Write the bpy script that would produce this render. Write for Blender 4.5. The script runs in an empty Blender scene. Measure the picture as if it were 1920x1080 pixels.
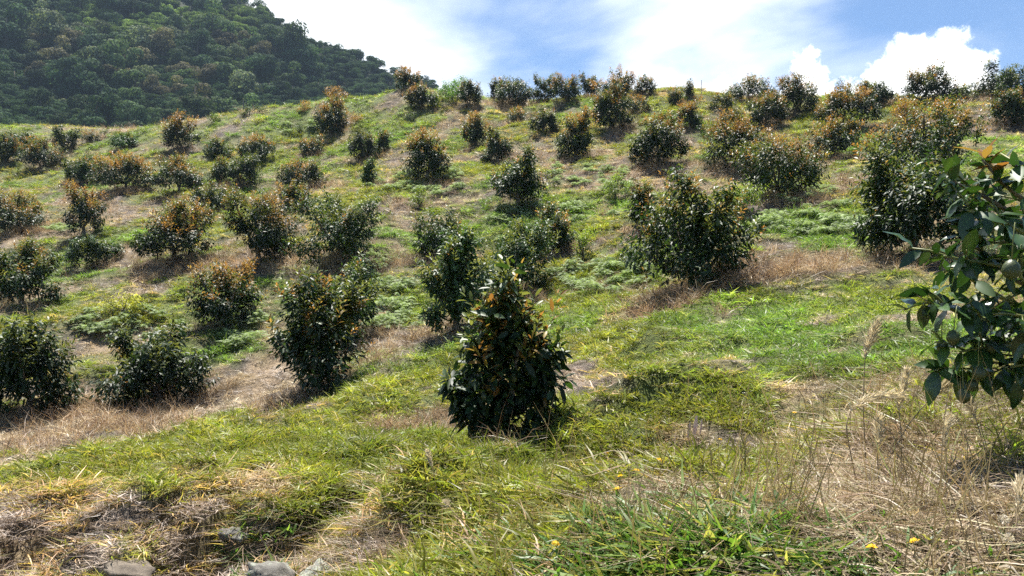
import bpy, math, random
import numpy as np
from mathutils import Vector, Matrix, Euler

# ------------------------------------------------------------------ camera
F = 1478.0                      # focal length in photo pixels (1920 wide)
CZ = 1.6                        # eye height above the ground the photographer stands on
scene = bpy.context.scene
cam_data = bpy.data.cameras.new('camera')
cam_data.sensor_width = 36.0
cam_data.lens = 36.0 * F / 1920.0
cam_data.clip_start = 0.05
cam_data.clip_end = 5000
cam = bpy.data.objects.new('camera', cam_data)
scene.collection.objects.link(cam)
cam.location = (0, 0, CZ)
cam.rotation_euler = (math.radians(90), 0, 0)
scene.camera = cam

# ------------------------------------------------------------------ light
SUN_EL, SUN_AZ = 68.0, -8.0    # degrees; azimuth from +Y (view direction), positive to the right
SUN_STRENGTH, SKY_STRENGTH = 5.0, 0.055
scene.view_settings.view_transform = 'Standard'
scene.view_settings.look = 'None'
scene.view_settings.exposure = 1.4
scene.view_settings.gamma = 1.0
scene.view_settings.use_curve_mapping = False
scene.cycles.max_bounces = 5
scene.cycles.diffuse_bounces = 2
scene.cycles.glossy_bounces = 1
scene.cycles.transmission_bounces = 5
scene.cycles.volume_bounces = 0
scene.cycles.caustics_reflective = False
scene.cycles.caustics_refractive = False
scene.cycles.sample_clamp_indirect = 4.0
scene.cycles.use_denoising = False
scene.cycles.denoiser = 'OPENIMAGEDENOISE'
scene.cycles.denoising_input_passes = 'RGB_ALBEDO_NORMAL'
scene.cycles.denoising_prefilter = 'ACCURATE'
scene.cycles.use_adaptive_sampling = True
scene.cycles.adaptive_threshold = 0.02
scene.cycles.adaptive_min_samples = 24
scene.render.film_transparent = False

sun_data = bpy.data.lights.new('sun', 'SUN')
sun_data.energy = SUN_STRENGTH
sun_data.angle = math.radians(0.53)
sun_data.color = (1.0, 0.955, 0.88)
sun = bpy.data.objects.new('sun', sun_data)
scene.collection.objects.link(sun)
_e, _a = math.radians(SUN_EL), math.radians(SUN_AZ)
sun_dir = Vector((math.sin(_a) * math.cos(_e), math.cos(_a) * math.cos(_e), math.sin(_e)))
sun.rotation_euler = sun_dir.to_track_quat('Z', 'Y').to_euler()

class NT:
    """small helper to write node trees"""
    def __init__(self, tree):
        self.t = tree
        tree.nodes.clear()
    def n(self, kind, **kw):
        nd = self.t.nodes.new(kind)
        for k, v in kw.items():
            setattr(nd, k, v)
        return nd
    def set(self, sock, v):
        if isinstance(v, bpy.types.NodeSocket):
            self.t.links.new(v, sock)
        elif isinstance(v, (tuple, list)) and len(v) == 3 and sock.type == 'RGBA':
            sock.default_value = (*v, 1)
        else:
            sock.default_value = v
    def math(self, op, a, b=None, c=None, clamp=False):
        nd = self.n('ShaderNodeMath', operation=op, use_clamp=clamp)
        for i, v in enumerate((a, b, c)):
            if v is not None:
                self.set(nd.inputs[i], v)
        return nd.outputs[0]
    def vmath(self, op, a, b=None, out=0):
        nd = self.n('ShaderNodeVectorMath', operation=op)
        self.set(nd.inputs[0], a)
        if b is not None:
            self.set(nd.inputs[3] if op == 'SCALE' else nd.inputs[1], b)
        return nd.outputs[out]
    def noise(self, vec, scale, detail=4, rough=0.55, out='Fac', dist=0.0):
        nd = self.n('ShaderNodeTexNoise')
        if vec is not None:
            self.set(nd.inputs['Vector'], vec)
        nd.inputs['Scale'].default_value = scale
        nd.inputs['Detail'].default_value = detail
        nd.inputs['Roughness'].default_value = rough
        nd.inputs['Distortion'].default_value = dist
        return nd.outputs[out]
    def ramp(self, x, lo, hi, a=0.0, b=1.0, smooth=True):
        nd = self.n('ShaderNodeMapRange')
        nd.interpolation_type = 'SMOOTHSTEP' if smooth else 'LINEAR'
        self.set(nd.inputs['Value'], x)
        nd.inputs['From Min'].default_value = lo
        nd.inputs['From Max'].default_value = hi
        nd.inputs['To Min'].default_value = a
        nd.inputs['To Max'].default_value = b
        return nd.outputs['Result']
    def mix(self, f, a, b, blend='MIX'):
        nd = self.n('ShaderNodeMix', data_type='RGBA', blend_type=blend)
        self.set(nd.inputs[0], f)
        self.set(nd.inputs[6], a)
        self.set(nd.inputs[7], b)
        return nd.outputs[2]

def pix_dir(px, py):
    v = np.array([(px - 960) / F, 1.0, (540 - py) / F])
    return v / np.linalg.norm(v)

# ------------------------------------------------------------------ sky
world = bpy.data.worlds.new('World')
scene.world = world
world.use_nodes = True
world.cycles.sampling_method = 'NONE'
w = NT(world.node_tree)
sky = w.n('ShaderNodeTexSky', sky_type='NISHITA')
sky.sun_disc = False
sky.sun_elevation = math.radians(SUN_EL)
sky.sun_rotation = math.radians(SUN_AZ)
sky.altitude = 2000
sky.air_density = 1.0
sky.dust_density = 0.5
sky.ozone_density = 2.0
gen = w.n('ShaderNodeTexCoord').outputs['Generated']
warp = w.noise(gen, 17.0, 9, 0.66, out='Color')
warp = w.vmath('SUBTRACT', warp, (0.5, 0.5, 0.5))
wdir = w.vmath('ADD', gen, w.vmath('SCALE', warp, 0.10))
def blob_field(items, vec):
    cur = None
    for (px, py, r) in items:
        c = pix_dir(px, py)
        d = w.vmath('DISTANCE', vec, tuple(float(q) for q in c), out=1)
        v = w.math('SUBTRACT', 1.0, w.math('DIVIDE', d, r / F))
        cur = v if cur is None else w.math('MAXIMUM', cur, v)
    return cur
cumulus = blob_field([(1800, 108, 48), (1755, 148, 56), (1692, 128, 42), (1640, 168, 40), (1800, 175, 66),
                      (1600, 200, 48), (1690, 200, 80), (1513, 130, 38), (1492, 178, 44), (1540, 190, 36),
                      (1410, 175, 36), (1360, 190, 40), (1310, 200, 40), (1260, 195, 30)], wdir)
cum_mask = w.ramp(cumulus, -0.05, 0.40)
# cumulus in the rest of the sky, low above the horizon
sep = w.n('ShaderNodeSeparateXYZ'); w.set(sep.inputs[0], gen)
flat = w.n('ShaderNodeCombineXYZ')
w.set(flat.inputs[0], sep.outputs[0]); w.set(flat.inputs[1], sep.outputs[1]); w.set(flat.inputs[2], w.math('MULTIPLY', sep.outputs[2], 2.2))
other = w.ramp(w.noise(flat.outputs[0], 3.1, 4, 0.6), 0.545, 0.60)
behind = w.ramp(sep.outputs[1], 0.45, 0.1)
low = w.ramp(sep.outputs[2], 0.5, 0.3)
other = w.math('MULTIPLY', other, w.math('MULTIPLY', behind, low))
# thin high veil, thicker on the side of the sun
veil_blob = blob_field([(500, 40, 520), (740, 190, 290), (1250, 215, 200), (1330, 40, 230), (200, -300, 900)], gen)
vstretch = w.n('ShaderNodeMapping'); w.set(vstretch.inputs[0], gen)
vstretch.inputs['Rotation'].default_value = (0.0, 0.5, 0.3)
vstretch.inputs['Scale'].default_value = (1.0, 1.0, 2.4)
vn = w.noise(vstretch.outputs[0], 3.6, 5, 0.52, dist=0.35)
veil = w.math('ADD', w.math('MULTIPLY', veil_blob, 0.62), w.math('MULTIPLY', w.math('SUBTRACT', vn, 0.5), 2.4))
veil = w.ramp(veil, -0.25, 0.95, 0.03, 0.97)
nish = w.vmath('SCALE', sky.outputs[0], SKY_STRENGTH)
nish = w.mix(1.0, nish, (0.72, 0.91, 1.04), 'MULTIPLY')
cshade = w.ramp(w.noise(wdir, 7.0, 2, 0.6), 0.3, 0.7, 0.62, 0.85)
ccol = w.mix(1.0, (1.0, 1.0, 1.0), (1.0, 1.0, 1.0), 'MULTIPLY')
cvec = w.n('ShaderNodeCombineXYZ')
for i in range(3):
    w.set(cvec.inputs[i], cshade)
col = w.mix(veil, nish, (0.60, 0.62, 0.64))
col = w.mix(other, col, (0.5, 0.52, 0.54))
col = w.mix(cum_mask, col, cvec.outputs[0])
bg = w.n('ShaderNodeBackground')
w.set(bg.inputs['Color'], col)
bg.inputs['Strength'].default_value = 1.0
wo = w.n('ShaderNodeOutputWorld')
world.node_tree.links.new(bg.outputs[0], wo.inputs[0])

# ------------------------------------------------------------------ helpers
rng = np.random.default_rng(11)
C = scene.collection

def mesh_np(name, V, T, mats, col=None, smooth=False, matidx=None):
    """triangle / quad mesh from numpy arrays"""
    V = np.asarray(V, dtype=np.float32); T = np.asarray(T, dtype=np.int32)
    me = bpy.data.meshes.new(name)
    k = T.shape[1]
    me.vertices.add(len(V)); me.vertices.foreach_set('co', V.ravel())
    me.loops.add(T.size); me.loops.foreach_set('vertex_index', T.ravel())
    me.polygons.add(len(T))
    me.polygons.foreach_set('loop_start', np.arange(0, T.size, k, dtype=np.int32))
    me.polygons.foreach_set('loop_total', np.full(len(T), k, dtype=np.int32))
    if matidx is not None:
        me.polygons.foreach_set('material_index', np.asarray(matidx, dtype=np.int32))
    if smooth:
        me.polygons.foreach_set('use_smooth', np.ones(len(T), dtype=bool))
    for m in (mats if isinstance(mats, (list, tuple)) else [mats]):
        me.materials.append(m)
    if col is not None:
        at = me.color_attributes.new('Col', 'FLOAT_COLOR', 'POINT')
        c4 = np.ones((len(V), 4), dtype=np.float32); c4[:, :3] = col
        at.data.foreach_set('color', c4.ravel())
    me.update(calc_edges=True)
    me.validate()
    return me

def obj(name, me, parent=None, loc=None, rot=None, scl=None, kind=None, label=None):
    o = bpy.data.objects.new(name, me)
    C.objects.link(o)
    if parent is not None:
        o.parent = parent
    if loc is not None: o.location = loc
    if rot is not None: o.rotation_euler = rot
    if scl is not None: o.scale = scl if hasattr(scl, '__len__') else (scl, scl, scl)
    if kind: o['kind'] = kind
    if label: o['label'] = label
    return o

def thing(name, label, cat, loc=(0, 0, 0), rotz=0.0, group=None, me=None):
    o = obj(name, me, loc=loc, rot=(0, 0, rotz))
    if me is None:
        o.empty_display_size = 0.2
    o['label'] = label; o['category'] = cat
    if group: o['group'] = group
    return o

def hash2(ix, iy, seed):
    h = (ix.astype(np.int64) * 374761393 + iy.astype(np.int64) * 668265263 + seed * 974634777) & 0xFFFFFFFF
    h = ((h ^ (h >> 13)) * 1274126177) & 0xFFFFFFFF
    h = h ^ (h >> 16)
    return (h & 0xFFFFFF) / float(0xFFFFFF)

def vnoise(x, y, seed=0):
    ix = np.floor(x); iy = np.floor(y)
    fx = x - ix; fy = y - iy
    fx = fx * fx * fx * (fx * (fx * 6 - 15) + 10); fy = fy * fy * fy * (fy * (fy * 6 - 15) + 10)
    ix = ix.astype(np.int64); iy = iy.astype(np.int64)
    a = hash2(ix, iy, seed); b = hash2(ix + 1, iy, seed)
    c = hash2(ix, iy + 1, seed); d = hash2(ix + 1, iy + 1, seed)
    return (a * (1 - fx) + b * fx) * (1 - fy) + (c * (1 - fx) + d * fx) * fy

def fbm(x, y, seed=0, octaves=4, gain=0.5):
    s = 0; amp = 1; tot = 0
    for k in range(octaves):
        s = s + amp * vnoise(x * 2 ** k + 17.3 * k, y * 2 ** k - 9.1 * k, seed + k)
        tot += amp; amp *= gain
    return s / tot

def sstep(x, a, b):
    t = np.clip((x - a) / (b - a), 0, 1)
    return t * t * (3 - 2 * t)

class TPS:
    def __init__(self, pts, lam=1e-3):
        P = np.array(pts, dtype=float)
        self.xy = P[:, :2]; n = len(P)
        K = self.ker(self.xy)
        A = np.zeros((n + 3, n + 3))
        A[:n, :n] = K + np.eye(n) * lam
        A[:n, n] = 1; A[:n, n + 1:] = self.xy
        A[n, :n] = 1; A[n + 1:, :n] = self.xy.T
        self.w = np.linalg.solve(A, np.concatenate([P[:, 2], np.zeros(3)]))
    def ker(self, q):
        d2 = ((q[:, None, :] - self.xy[None]) ** 2).sum(-1)
        return 0.5 * d2 * np.log(d2 + 1e-9)
    def __call__(self, x, y):
        x = np.asarray(x, float); y = np.asarray(y, float)
        q = np.stack([x.ravel(), y.ravel()], 1)
        out = np.empty(len(q))
        for i in range(0, len(q), 20000):
            s = q[i:i + 20000]
            out[i:i + 20000] = self.ker(s) @ self.w[:-3] + self.w[-3] + s @ self.w[-2:]
        return out.reshape(x.shape)

def unproj(px, py, d):
    return ((px - 960) / F * d, d, CZ + (540 - py) / F * d)

def proj(x, y, z):
    y = np.maximum(y, 0.05)
    return 960 + F * x / y, 540 - F * (z - CZ) / y

# ------------------------------------------------------------------ terrain
HILL = [  # (photo x, photo y, metres away): where the ground is
    (0, 1080, 4.1), (350, 1090, 3.7), (600, 1085, 3.2), (900, 1080, 2.75), (1300, 1080, 2.1), (1600, 1080, 1.95), (1920, 1080, 1.9),
    (200, 960, 5.1), (520, 940, 4.8), (760, 1000, 3.6), (1150, 950, 2.9), (1500, 900, 3.0), (1850, 850, 2.9),
    (120, 870, 7.0), (420, 850, 7.0), (700, 860, 6.2), (930, 880, 5.3), (1180, 860, 4.7), (1330, 850, 4.4), (1700, 790, 4.3), (1920, 740, 4.3),
    (1250, 752, 6.4), (1450, 720, 6.4), (1050, 800, 6.7), (1650, 690, 6.6),
    (930, 825, 8.7), (780, 830, 8.0), (1150, 715, 8.9), (1300, 650, 9.8), (1550, 610, 9.6), (1850, 590, 8.6),
    (60, 785, 14.0), (290, 768, 14.2), (595, 728, 13.4), (740, 680, 13.2), (1300, 545, 14.5), (1500, 520, 14.0), (1700, 478, 14.8),
    (40, 575, 20.5), (415, 612, 19.0), (850, 610, 15.5), (970, 560, 18.0), (1095, 487, 20.0),
    (175, 503, 26), (325, 492, 24), (485, 490, 23.5), (640, 495, 22), (820, 487, 22), (1035, 477, 21.5),
    (38, 440, 31), (158, 443, 30), (395, 400, 31), (972, 388, 26.5), (1205, 435, 20), (1460, 370, 22), (1620, 390, 19),
    (335, 362, 36), (152, 345, 40), (565, 355, 35.5), (800, 337, 31), (1237, 308, 28.5), (1380, 318, 27), (1560, 297, 28), (1750, 340, 21),
    (75, 320, 46), (342, 288, 44), (683, 302, 38), (933, 307, 34), (1078, 303, 31),
    (623, 255, 46), (890, 277, 38), (1150, 243, 36), (1440, 240, 35), (1590, 240, 33.5), (1890, 243, 30),
    (0, 250, 63), (125, 248, 62), (270, 245, 59), (400, 228, 56), (480, 210, 54), (620, 188, 51), (765, 168, 49.5), (850, 172, 49), (965, 200, 45),
    (1000, 189, 47), (1120, 183, 46.5), (1300, 181, 45.5), (1400, 185, 43.5), (1500, 186, 42.5), (1620, 187, 42), (1800, 187, 41), (1920, 184, 40),
    (-200, 255, 64), (2150, 180, 40), (-250, 430, 33), (-200, 600, 20), (2100, 480, 13), (2150, 300, 22), (-250, 860, 8),
]
hp = [unproj(*p) for p in HILL]
# crest, then the far side falls away
for (px, py, d) in [(-200, 255, 64), (125, 248, 62), (400, 228, 56), (620, 188, 51), (850, 172, 49), (1120, 183, 46.5), (1400, 185, 43.5), (1620, 187, 42), (1920, 184, 40), (2150, 180, 40)]:
    x, y, z = unproj(px, py, d)
    hp.append((x * 1.12, y * 1.12, z - 0.9))
    hp.append((x * 1.5, y * 1.5, z - 9.0))
hp += [(0, 0, 0.0), (0, -4, -0.3), (-4, -3, -0.5), (4, -3, 0.3), (-6, 1, -0.25), (4.5, 1, 0.7), (7, 4, 1.3), (-10, 3, -0.6), (12, -2, 1.5), (-14, -6, -1)]
hill_tps = TPS(hp, 2e-3)

MTN = [(-500, 310, 115), (0, 310, 120), (250, 300, 120), (500, 262, 135), (740, 235, 150), (900, 235, 165), (1100, 300, 170),
       (-500, 130, 180), (0, 140, 185), (250, 140, 185), (480, 135, 200), (620, 175, 205), (760, 195, 205),
       (-500, -150, 260), (0, -140, 285), (250, -70, 275), (400, 0, 265), (480, 18, 258), (560, 64, 252), (640, 102, 246), (700, 122, 240), (760, 152, 236), (850, 182, 230), (1000, 265, 225), (1300, 400, 230), (2000, 500, 230)]
mp = [unproj(*p) for p in MTN]
for (px, py, d) in [(-500, -150, 260), (0, -140, 285), (250, -70, 275), (480, 18, 258), (640, 102, 246), (760, 152, 236), (1000, 265, 225), (1300, 400, 230), (2000, 500, 230)]:
    x, y, z = unproj(px, py, d)
    mp.append((x * 1.35, y * 1.35, z - 40))
mtn_tps = TPS(mp, 1e-2)

def mtn_h(x, y):
    r = np.hypot(x, y)
    z = mtn_tps(x, y)
    z = z - 0.0016 * np.maximum(r - 380, 0) ** 2
    z = np.where((y < 60) | (r < 85), -60, z)
    return np.maximum(z, -60)

MOUND = [  # grassy hummocks and hollows (photo x, y, d, radius m, height m)
    (1215, 770, 6.2, 0.26, 0.20), (1290, 752, 6.3, 0.28, 0.24), (1370, 742, 6.4, 0.26, 0.20), (1150, 795, 6.2, 0.24, 0.17), (1060, 822, 6.1, 0.24, 0.15), (940, 885, 5.3, 0.24, 0.21), (870, 900, 5.0, 0.22, 0.18), (800, 945, 4.3, 0.22, 0.19),
    (1240, 640, 10.2, 0.5, 0.22), (1200, 655, 9.9, .4, .16), (1560, 720, 6.4, 0.4, 0.16), (1440, 680, 7.4, 0.4, 0.16), (600, 800, 8.6, 0.5, 0.2), (700, 745, 11, 0.7, 0.18),
    (480, 820, 8, 0.6, 0.16), (380, 835, 7.6, .5, .14), (1100, 860, 5.2, 0.34, -0.16), (1330, 840, 4.9, 0.40, -0.24), (1230, 850, 5.0, .35, -.16), (350, 1000, 4.5, 0.3, -0.40), (780, 1010, 3.6, 0.3, -0.16),
    (60, 1040, 4.4, 0.35, -0.25), (520, 960, 4.6, 0.25, -0.16), (1500, 770, 5.4, 0.45, -0.18), (110, 905, 5.8, .28, -.2), (240, 930, 5.4, .25, -.22), (330, 925, 5.4, .3, .18), (430, 960, 4.8, .25, .14)]
mounds = [(*unproj(a, b, d)[:2], r, h) for a, b, d, r, h in MOUND]

def hill_h(x, y):
    r = np.hypot(x, y)
    z = hill_tps(x, y)
    near = 1 - sstep(r, 20, 60)
    # hummocks and small cattle steps along the slope
    z = z + (fbm(x / 2.3, y / 2.3, 3, 3) - 0.5) * 0.5 * sstep(r, 3, 14)
    # worn steps running along the contour
    z = z + (fbm(x / 4.5, (y - 0.35 * x) / 0.95, 15, 3) - 0.5) * 0.36 * sstep(r, 6, 13)
    lump = fbm(x / 0.62, y / 0.62, 9, 3)
    bank = 1 + 0.5 * sstep(-x, -0.3, 1.2) * sstep(r, 2.5, 3.5) * (1 - sstep(r, 6.0, 8.0))     # broken bank at the lower left
    z = z + (np.maximum(lump, 0.36) - 0.5) * (0.33 - 0.03 * near) * sstep(r, 0.8, 4) * bank
    # broken lip of the bank at the lower left: ground on the near side of it lies lower
    lip = 5.15 + (fbm(x / 0.7, x / 0.7 + 3.0, 77, 3) - 0.5) * 1.9 + (fbm(x / 0.25, y / 0.25, 78, 2) - 0.5) * 0.35
    z = z - 0.25 * (1 - sstep(y, lip - 0.26, lip + 0.05)) * sstep(-x, 0.35, 1.1)
    lip2 = 4.25 + (fbm(x / 0.5, x / 0.5 + 9.0, 87, 3) - 0.5) * 1.2
    z = z - 0.12 * (1 - sstep(y, lip2 - 0.22, lip2 + 0.05)) * sstep(-x, 0.5, 1.0)
    z = z + (fbm(x / 0.14, y / 0.14, 29, 2) - 0.5) * 0.04 * near
    for mx, my, mr, mh in mounds:
        z = z + mh * np.exp(-((x - mx) ** 2 + (y - my) ** 2) / (mr * mr))
    z = z - 0.012 * np.maximum(r - 80, 0) ** 2
    return np.maximum(z, -59)

def ground_h(x, y):
    x = np.asarray(x, float); y = np.asarray(y, float)
    return np.maximum(hill_h(x, y), mtn_h(x, y))

def hit(px, py, fn=None, d0=1.2, d1=90.0, n=700):
    """where the sight line through a photo pixel meets the ground"""
    fn = fn or hill_h
    px = np.atleast_1d(np.asarray(px, float)); py = np.atleast_1d(np.asarray(py, float))
    D = np.geomspace(d0, d1, n)
    X = ((px - 960) / F)[:, None] * D; Y = np.broadcast_to(D, X.shape)
    Z = CZ + ((540 - py) / F)[:, None] * D
    below = Z < fn(X, Y)
    k = np.argmax(below, axis=1)
    ok = below.any(axis=1)
    d = D[k]
    x = (px - 960) / F * d
    z = fn(x, d)
    return np.stack([x, d, z], 1), ok

# ------------------------------------------------------------------ where grass is green, where it is dry straw
TREES = []          # filled by the table below: (x, y, z, radius)
GREEN = [  # photo ellipses (x, y, rx, ry, strength)
    (1250, 765, 130, 42, 1.0), (1380, 740, 80, 30, .8), (930, 885, 120, 45, 1.0), (800, 940, 60, 50, .9), (1240, 640, 80, 34, 1.0), (700, 735, 110, 35, .7),
    (500, 815, 150, 35, .8), (620, 800, 90, 30, .9), (600, 900, 90, 60, .6), (700, 850, 90, 50, .5), (1050, 820, 90, 30, .7),
    (1420, 600, 170, 36, .4), (1300, 600, 130, 22, .5), (1600, 590, 90, 35, .35), (1480, 680, 70, 30, .5), (1640, 680, 80, 40, .4), (1090, 610, 70, 50, .7),
    (440, 655, 60, 28, .8), (590, 560, 40, 40, .3), (300, 525, 70, 14, .8), (60, 500, 60, 30, .5), (260, 450, 60, 12, .6), (1150, 500, 120, 40, .7), (700, 560, 100, 60, .3),
    (1540, 420, 120, 40, .6), (1450, 440, 60, 40, .5), (1390, 400, 60, 40, .4), (1100, 400, 80, 40, .5), (730, 430, 60, 30, .5), (720, 350, 90, 20, .5), (900, 320, 80, 14, .6),
    (850, 270, 50, 12, .8), (700, 215, 90, 18, .8), (820, 215, 60, 12, .7), (520, 250, 60, 14, .8), (420, 300, 80, 16, .5), (300, 260, 60, 14, .5),
    (660, 330, 50, 12, .7), (250, 360, 70, 14, .5), (60, 350, 60, 16, .7), (1000, 235, 40, 10, .6), (1200, 270, 40, 20, .4), (1330, 270, 40, 20, .5),
    (1490, 265, 60, 14, .5), (1620, 270, 40, 20, .6), (1620, 225, 50, 14, .6), (1700, 200, 70, 12, .4), (1000, 530, 60, 30, .5), (560, 610, 50, 30, .5),
    (1250, 1000, 220, 60, .75), (1000, 980, 150, 60, .5), (900, 1060, 120, 40, .5), (150, 870, 150, 22, .6), (90, 900, 110, 24, .5), (330, 900, 120, 40, .5), (520, 950, 110, 40, .5), (230, 1000, 60, 40, .35), (620, 960, 70, 40, .5), (880, 190, 50, 14, .7), (1150, 180, 40, 8, .6), (380, 250, 60, 12, .6)]
DRY = [(1470, 500, 130, 36, 1.0), (1600, 480, 110, 40, .8), (1110, 720, 75, 42, 1.0), (740, 655, 80, 50, .9), (780, 800, 110, 48, .9), (250, 770, 190, 50, .9), (480, 720, 160, 45, .9),
       (60, 810, 120, 30, .8), (1290, 580, 110, 40, .8), (1180, 450, 50, 40, .6), (720, 480, 70, 35, .7), (860, 365, 90, 18, .7), (760, 390, 80, 14, .8), (540, 460, 50, 60, .6),
       (250, 480, 60, 30, .5), (330, 570, 80, 30, .6), (220, 400, 40, 30, .6), (520, 370, 50, 18, .6), (620, 300, 80, 16, .7), (740, 290, 60, 20, .7), (1700, 850, 220, 110, .7),
       (1600, 950, 160, 80, .8), (1750, 1020, 160, 60, .7), (120, 980, 200, 100, .5), (620, 1030, 150, 60, .5), (400, 930, 140, 50, .4), (1470, 760, 140, 40, .5), (1330, 830, 60, 30, .6),
       (1010, 300, 80, 14, .8), (1160, 300, 50, 20, .7), (870, 205, 60, 12, .7), (560, 280, 40, 14, .6), (1560, 340, 80, 20, .5), (1840, 230, 60, 14, .6), (1480, 290, 40, 20, .6)]
FERN = [(780, 350, 95, 24), (1110, 335, 90, 26), (1180, 360, 50, 20), (1030, 405, 130, 20), (740, 600, 70, 26), (1130, 525, 105, 30), (1520, 425, 120, 20), (1530, 375, 80, 20), (230, 610, 110, 34),
        (450, 640, 50, 14), (560, 240, 70, 12), (720, 520, 60, 36), (830, 325, 60, 14), (1630, 265, 45, 16), (100, 260, 60, 10), (1000, 460, 60, 20), (450, 595, 40, 20), (120, 430, 40, 10)]

def ell(px, py, lst):
    out = np.zeros_like(px)
    for (cx, cy, rx, ry, s) in lst:
        q = ((px - cx) / rx) ** 2 + ((py - cy) / ry) ** 2
        out = np.maximum(out, s * (1 - sstep(q, 0.35, 1.35)))
    return out

def cover(x, y, z):
    """greenness 0 (dead straw) .. 1 (fresh grass) at points on the hillside"""
    px, py = proj(x, y, z)
    n = fbm(x / 1.7, y / 1.7, 41, 4)
    n2 = fbm(x / 6.0, y / 3.2, 57, 3)
    n3 = fbm(x / 0.55, y / 0.55, 47, 3)
    g = 0.65 + (n - 0.5) * 2.0 + (n2 - 0.5) * 1.0 + (n3 - 0.5) * np.where(np.hypot(x, y) < 16, 1.7, 1.1)
    jx = (fbm(x / 0.9, y / 0.9, 71, 3) - 0.5); jy = (fbm(x / 0.9, y / 0.9, 83, 3) - 0.5)
    n4 = fbm(x / 4.5, (y - 0.35 * x) / 0.95, 15, 3)
    g = g + (n4 - 0.5) * 1.3 * sstep(np.hypot(x, y), 8, 14)
    gx = px + jx * 130; gy = py + jy * 60
    inview = (y > 0.5)
    g = g + np.where(inview, ell(gx, gy, GREEN) * 0.55 - ell(gx, gy, DRY) * 0.75, 0)
    for (tx, ty, tz, tr) in TREES:     # straw left round each tree foot, dragged downhill
        d = np.hypot((x - tx) / (tr * 1.25), (y - ty + tr * 0.4) / (tr * 1.35))
        g = g - (0.55 if ty < 25 else 0.42) * (1 - sstep(d, 0.5, 1.2))
    return np.clip(g, 0, 1)

# ------------------------------------------------------------------ materials
def new_mat(name):
    m = bpy.data.materials.new(name)
    m.use_nodes = True
    return m, NT(m.node_tree)

def finish(t, shader, disp=None):
    o = t.n('ShaderNodeOutputMaterial')
    t.t.links.new(shader, o.inputs['Surface'])

def leaf_shader(t, col, rough=0.4, spec=0.5, trans=0.3, tcol=None, normal=None):
    p = t.n('ShaderNodeBsdfPrincipled')
    t.set(p.inputs['Base Color'], col)
    p.inputs['Roughness'].default_value = rough
    p.inputs['Specular IOR Level'].default_value = spec
    if normal is not None:
        t.set(p.inputs['Normal'], normal)
    tr = t.n('ShaderNodeBsdfTranslucent')
    t.set(tr.inputs['Color'], tcol if tcol is not None else col)
    mx = t.n('ShaderNodeMixShader')
    mx.inputs[0].default_value = trans
    t.t.links.new(p.outputs[0], mx.inputs[1]); t.t.links.new(tr.outputs[0], mx.inputs[2])
    return mx.outputs[0]

def mat_foliage(name, rough=0.36, spec=0.5, trans=0.25, tboost=(1.6, 1.7, 0.8), var=0.35, from_random=False):
    m, t = new_mat(name)
    a = t.n('ShaderNodeVertexColor'); a.layer_name = 'Col'
    col = a.outputs['Color']
    oi = t.n('ShaderNodeObjectInfo')
    r = t.ramp(oi.outputs['Random'], 0, 1, 1 - var, 1 + var, smooth=False)
    rv = t.n('ShaderNodeCombineXYZ')
    for i in range(3): t.set(rv.inputs[i], r)
    col = t.mix(1.0, col, rv.outputs[0], 'MULTIPLY')
    tc = t.mix(1.0, col, tboost, 'MULTIPLY')
    finish(t, leaf_shader(t, col, rough, spec, trans, tc))
    return m

M = {}
M['leaf'] = mat_foliage('avocado_leaf', 0.50, 0.32, 0.17, (1.6, 1.9, 0.7), 0.22)
M['leaf_glossy'] = mat_foliage('glossy_avocado_leaf', 0.28, 0.55, 0.13, (1.6, 1.9, 0.7), 0.22)
M['flush'] = mat_foliage('young_avocado_leaf', 0.42, 0.4, 0.42, (1.35, 1.2, 0.8), 0.15)
M['forest'] = mat_foliage('forest_leaf', 0.85, 0.06, 0.22, (1.4, 1.5, 0.7), 0.45)
M['shrub'] = mat_foliage('shrub_leaf', 0.45, 0.35, 0.4, (1.3, 1.4, 0.7), 0.2)
M['fern'] = mat_foliage('fern_frond', 0.6, 0.25, 0.35, (1.2, 1.3, 0.8), 0.15)
M['petal'] = mat_foliage('petal', 0.5, 0.3, 0.3, (1.2, 1.2, 1.0), 0.05)

def mat_grass(name, trans, tboost, gloss=0.45):
    m, t = new_mat(name)
    a = t.n('ShaderNodeVertexColor'); a.layer_name = 'Col'
    ti = t.n('ShaderNodeAttribute'); ti.attribute_type = 'INSTANCER'; ti.attribute_name = 'tint'
    col = t.mix(1.0, a.outputs['Color'], ti.outputs['Color'], 'MULTIPLY')
    tc = t.mix(1.0, col, tboost, 'MULTIPLY')
    finish(t, leaf_shader(t, col, gloss, 0.35, trans, tc))
    return m
M['grass'] = mat_grass('grass_blade', 0.42, (1.25, 1.35, 0.6))
M['straw'] = mat_grass('straw_blade', 0.25, (1.15, 1.05, 0.9))

def mat_bark():
    m, t = new_mat('bark')
    g = t.n('ShaderNodeTexCoord').outputs['Object']
    mp_ = t.n('ShaderNodeMapping'); t.set(mp_.inputs[0], g); mp_.inputs['Scale'].default_value = (1, 1, 0.3)
    n = t.noise(mp_.outputs[0], 38, 6, 0.65)
    col = t.mix(t.ramp(n, 0.3, 0.7), (0.055, 0.042, 0.03), (0.2, 0.165, 0.12))
    p = t.n('ShaderNodeBsdfPrincipled')
    t.set(p.inputs['Base Color'], col); p.inputs['Roughness'].default_value = 0.85
    b = t.n('ShaderNodeBump'); b.inputs['Strength'].default_value = 0.6; b.inputs['Distance'].default_value = 0.01
    t.set(b.inputs['Height'], n); t.t.links.new(b.outputs[0], p.inputs['Normal'])
    finish(t, p.outputs[0])
    return m
M['bark'] = mat_bark()

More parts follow.
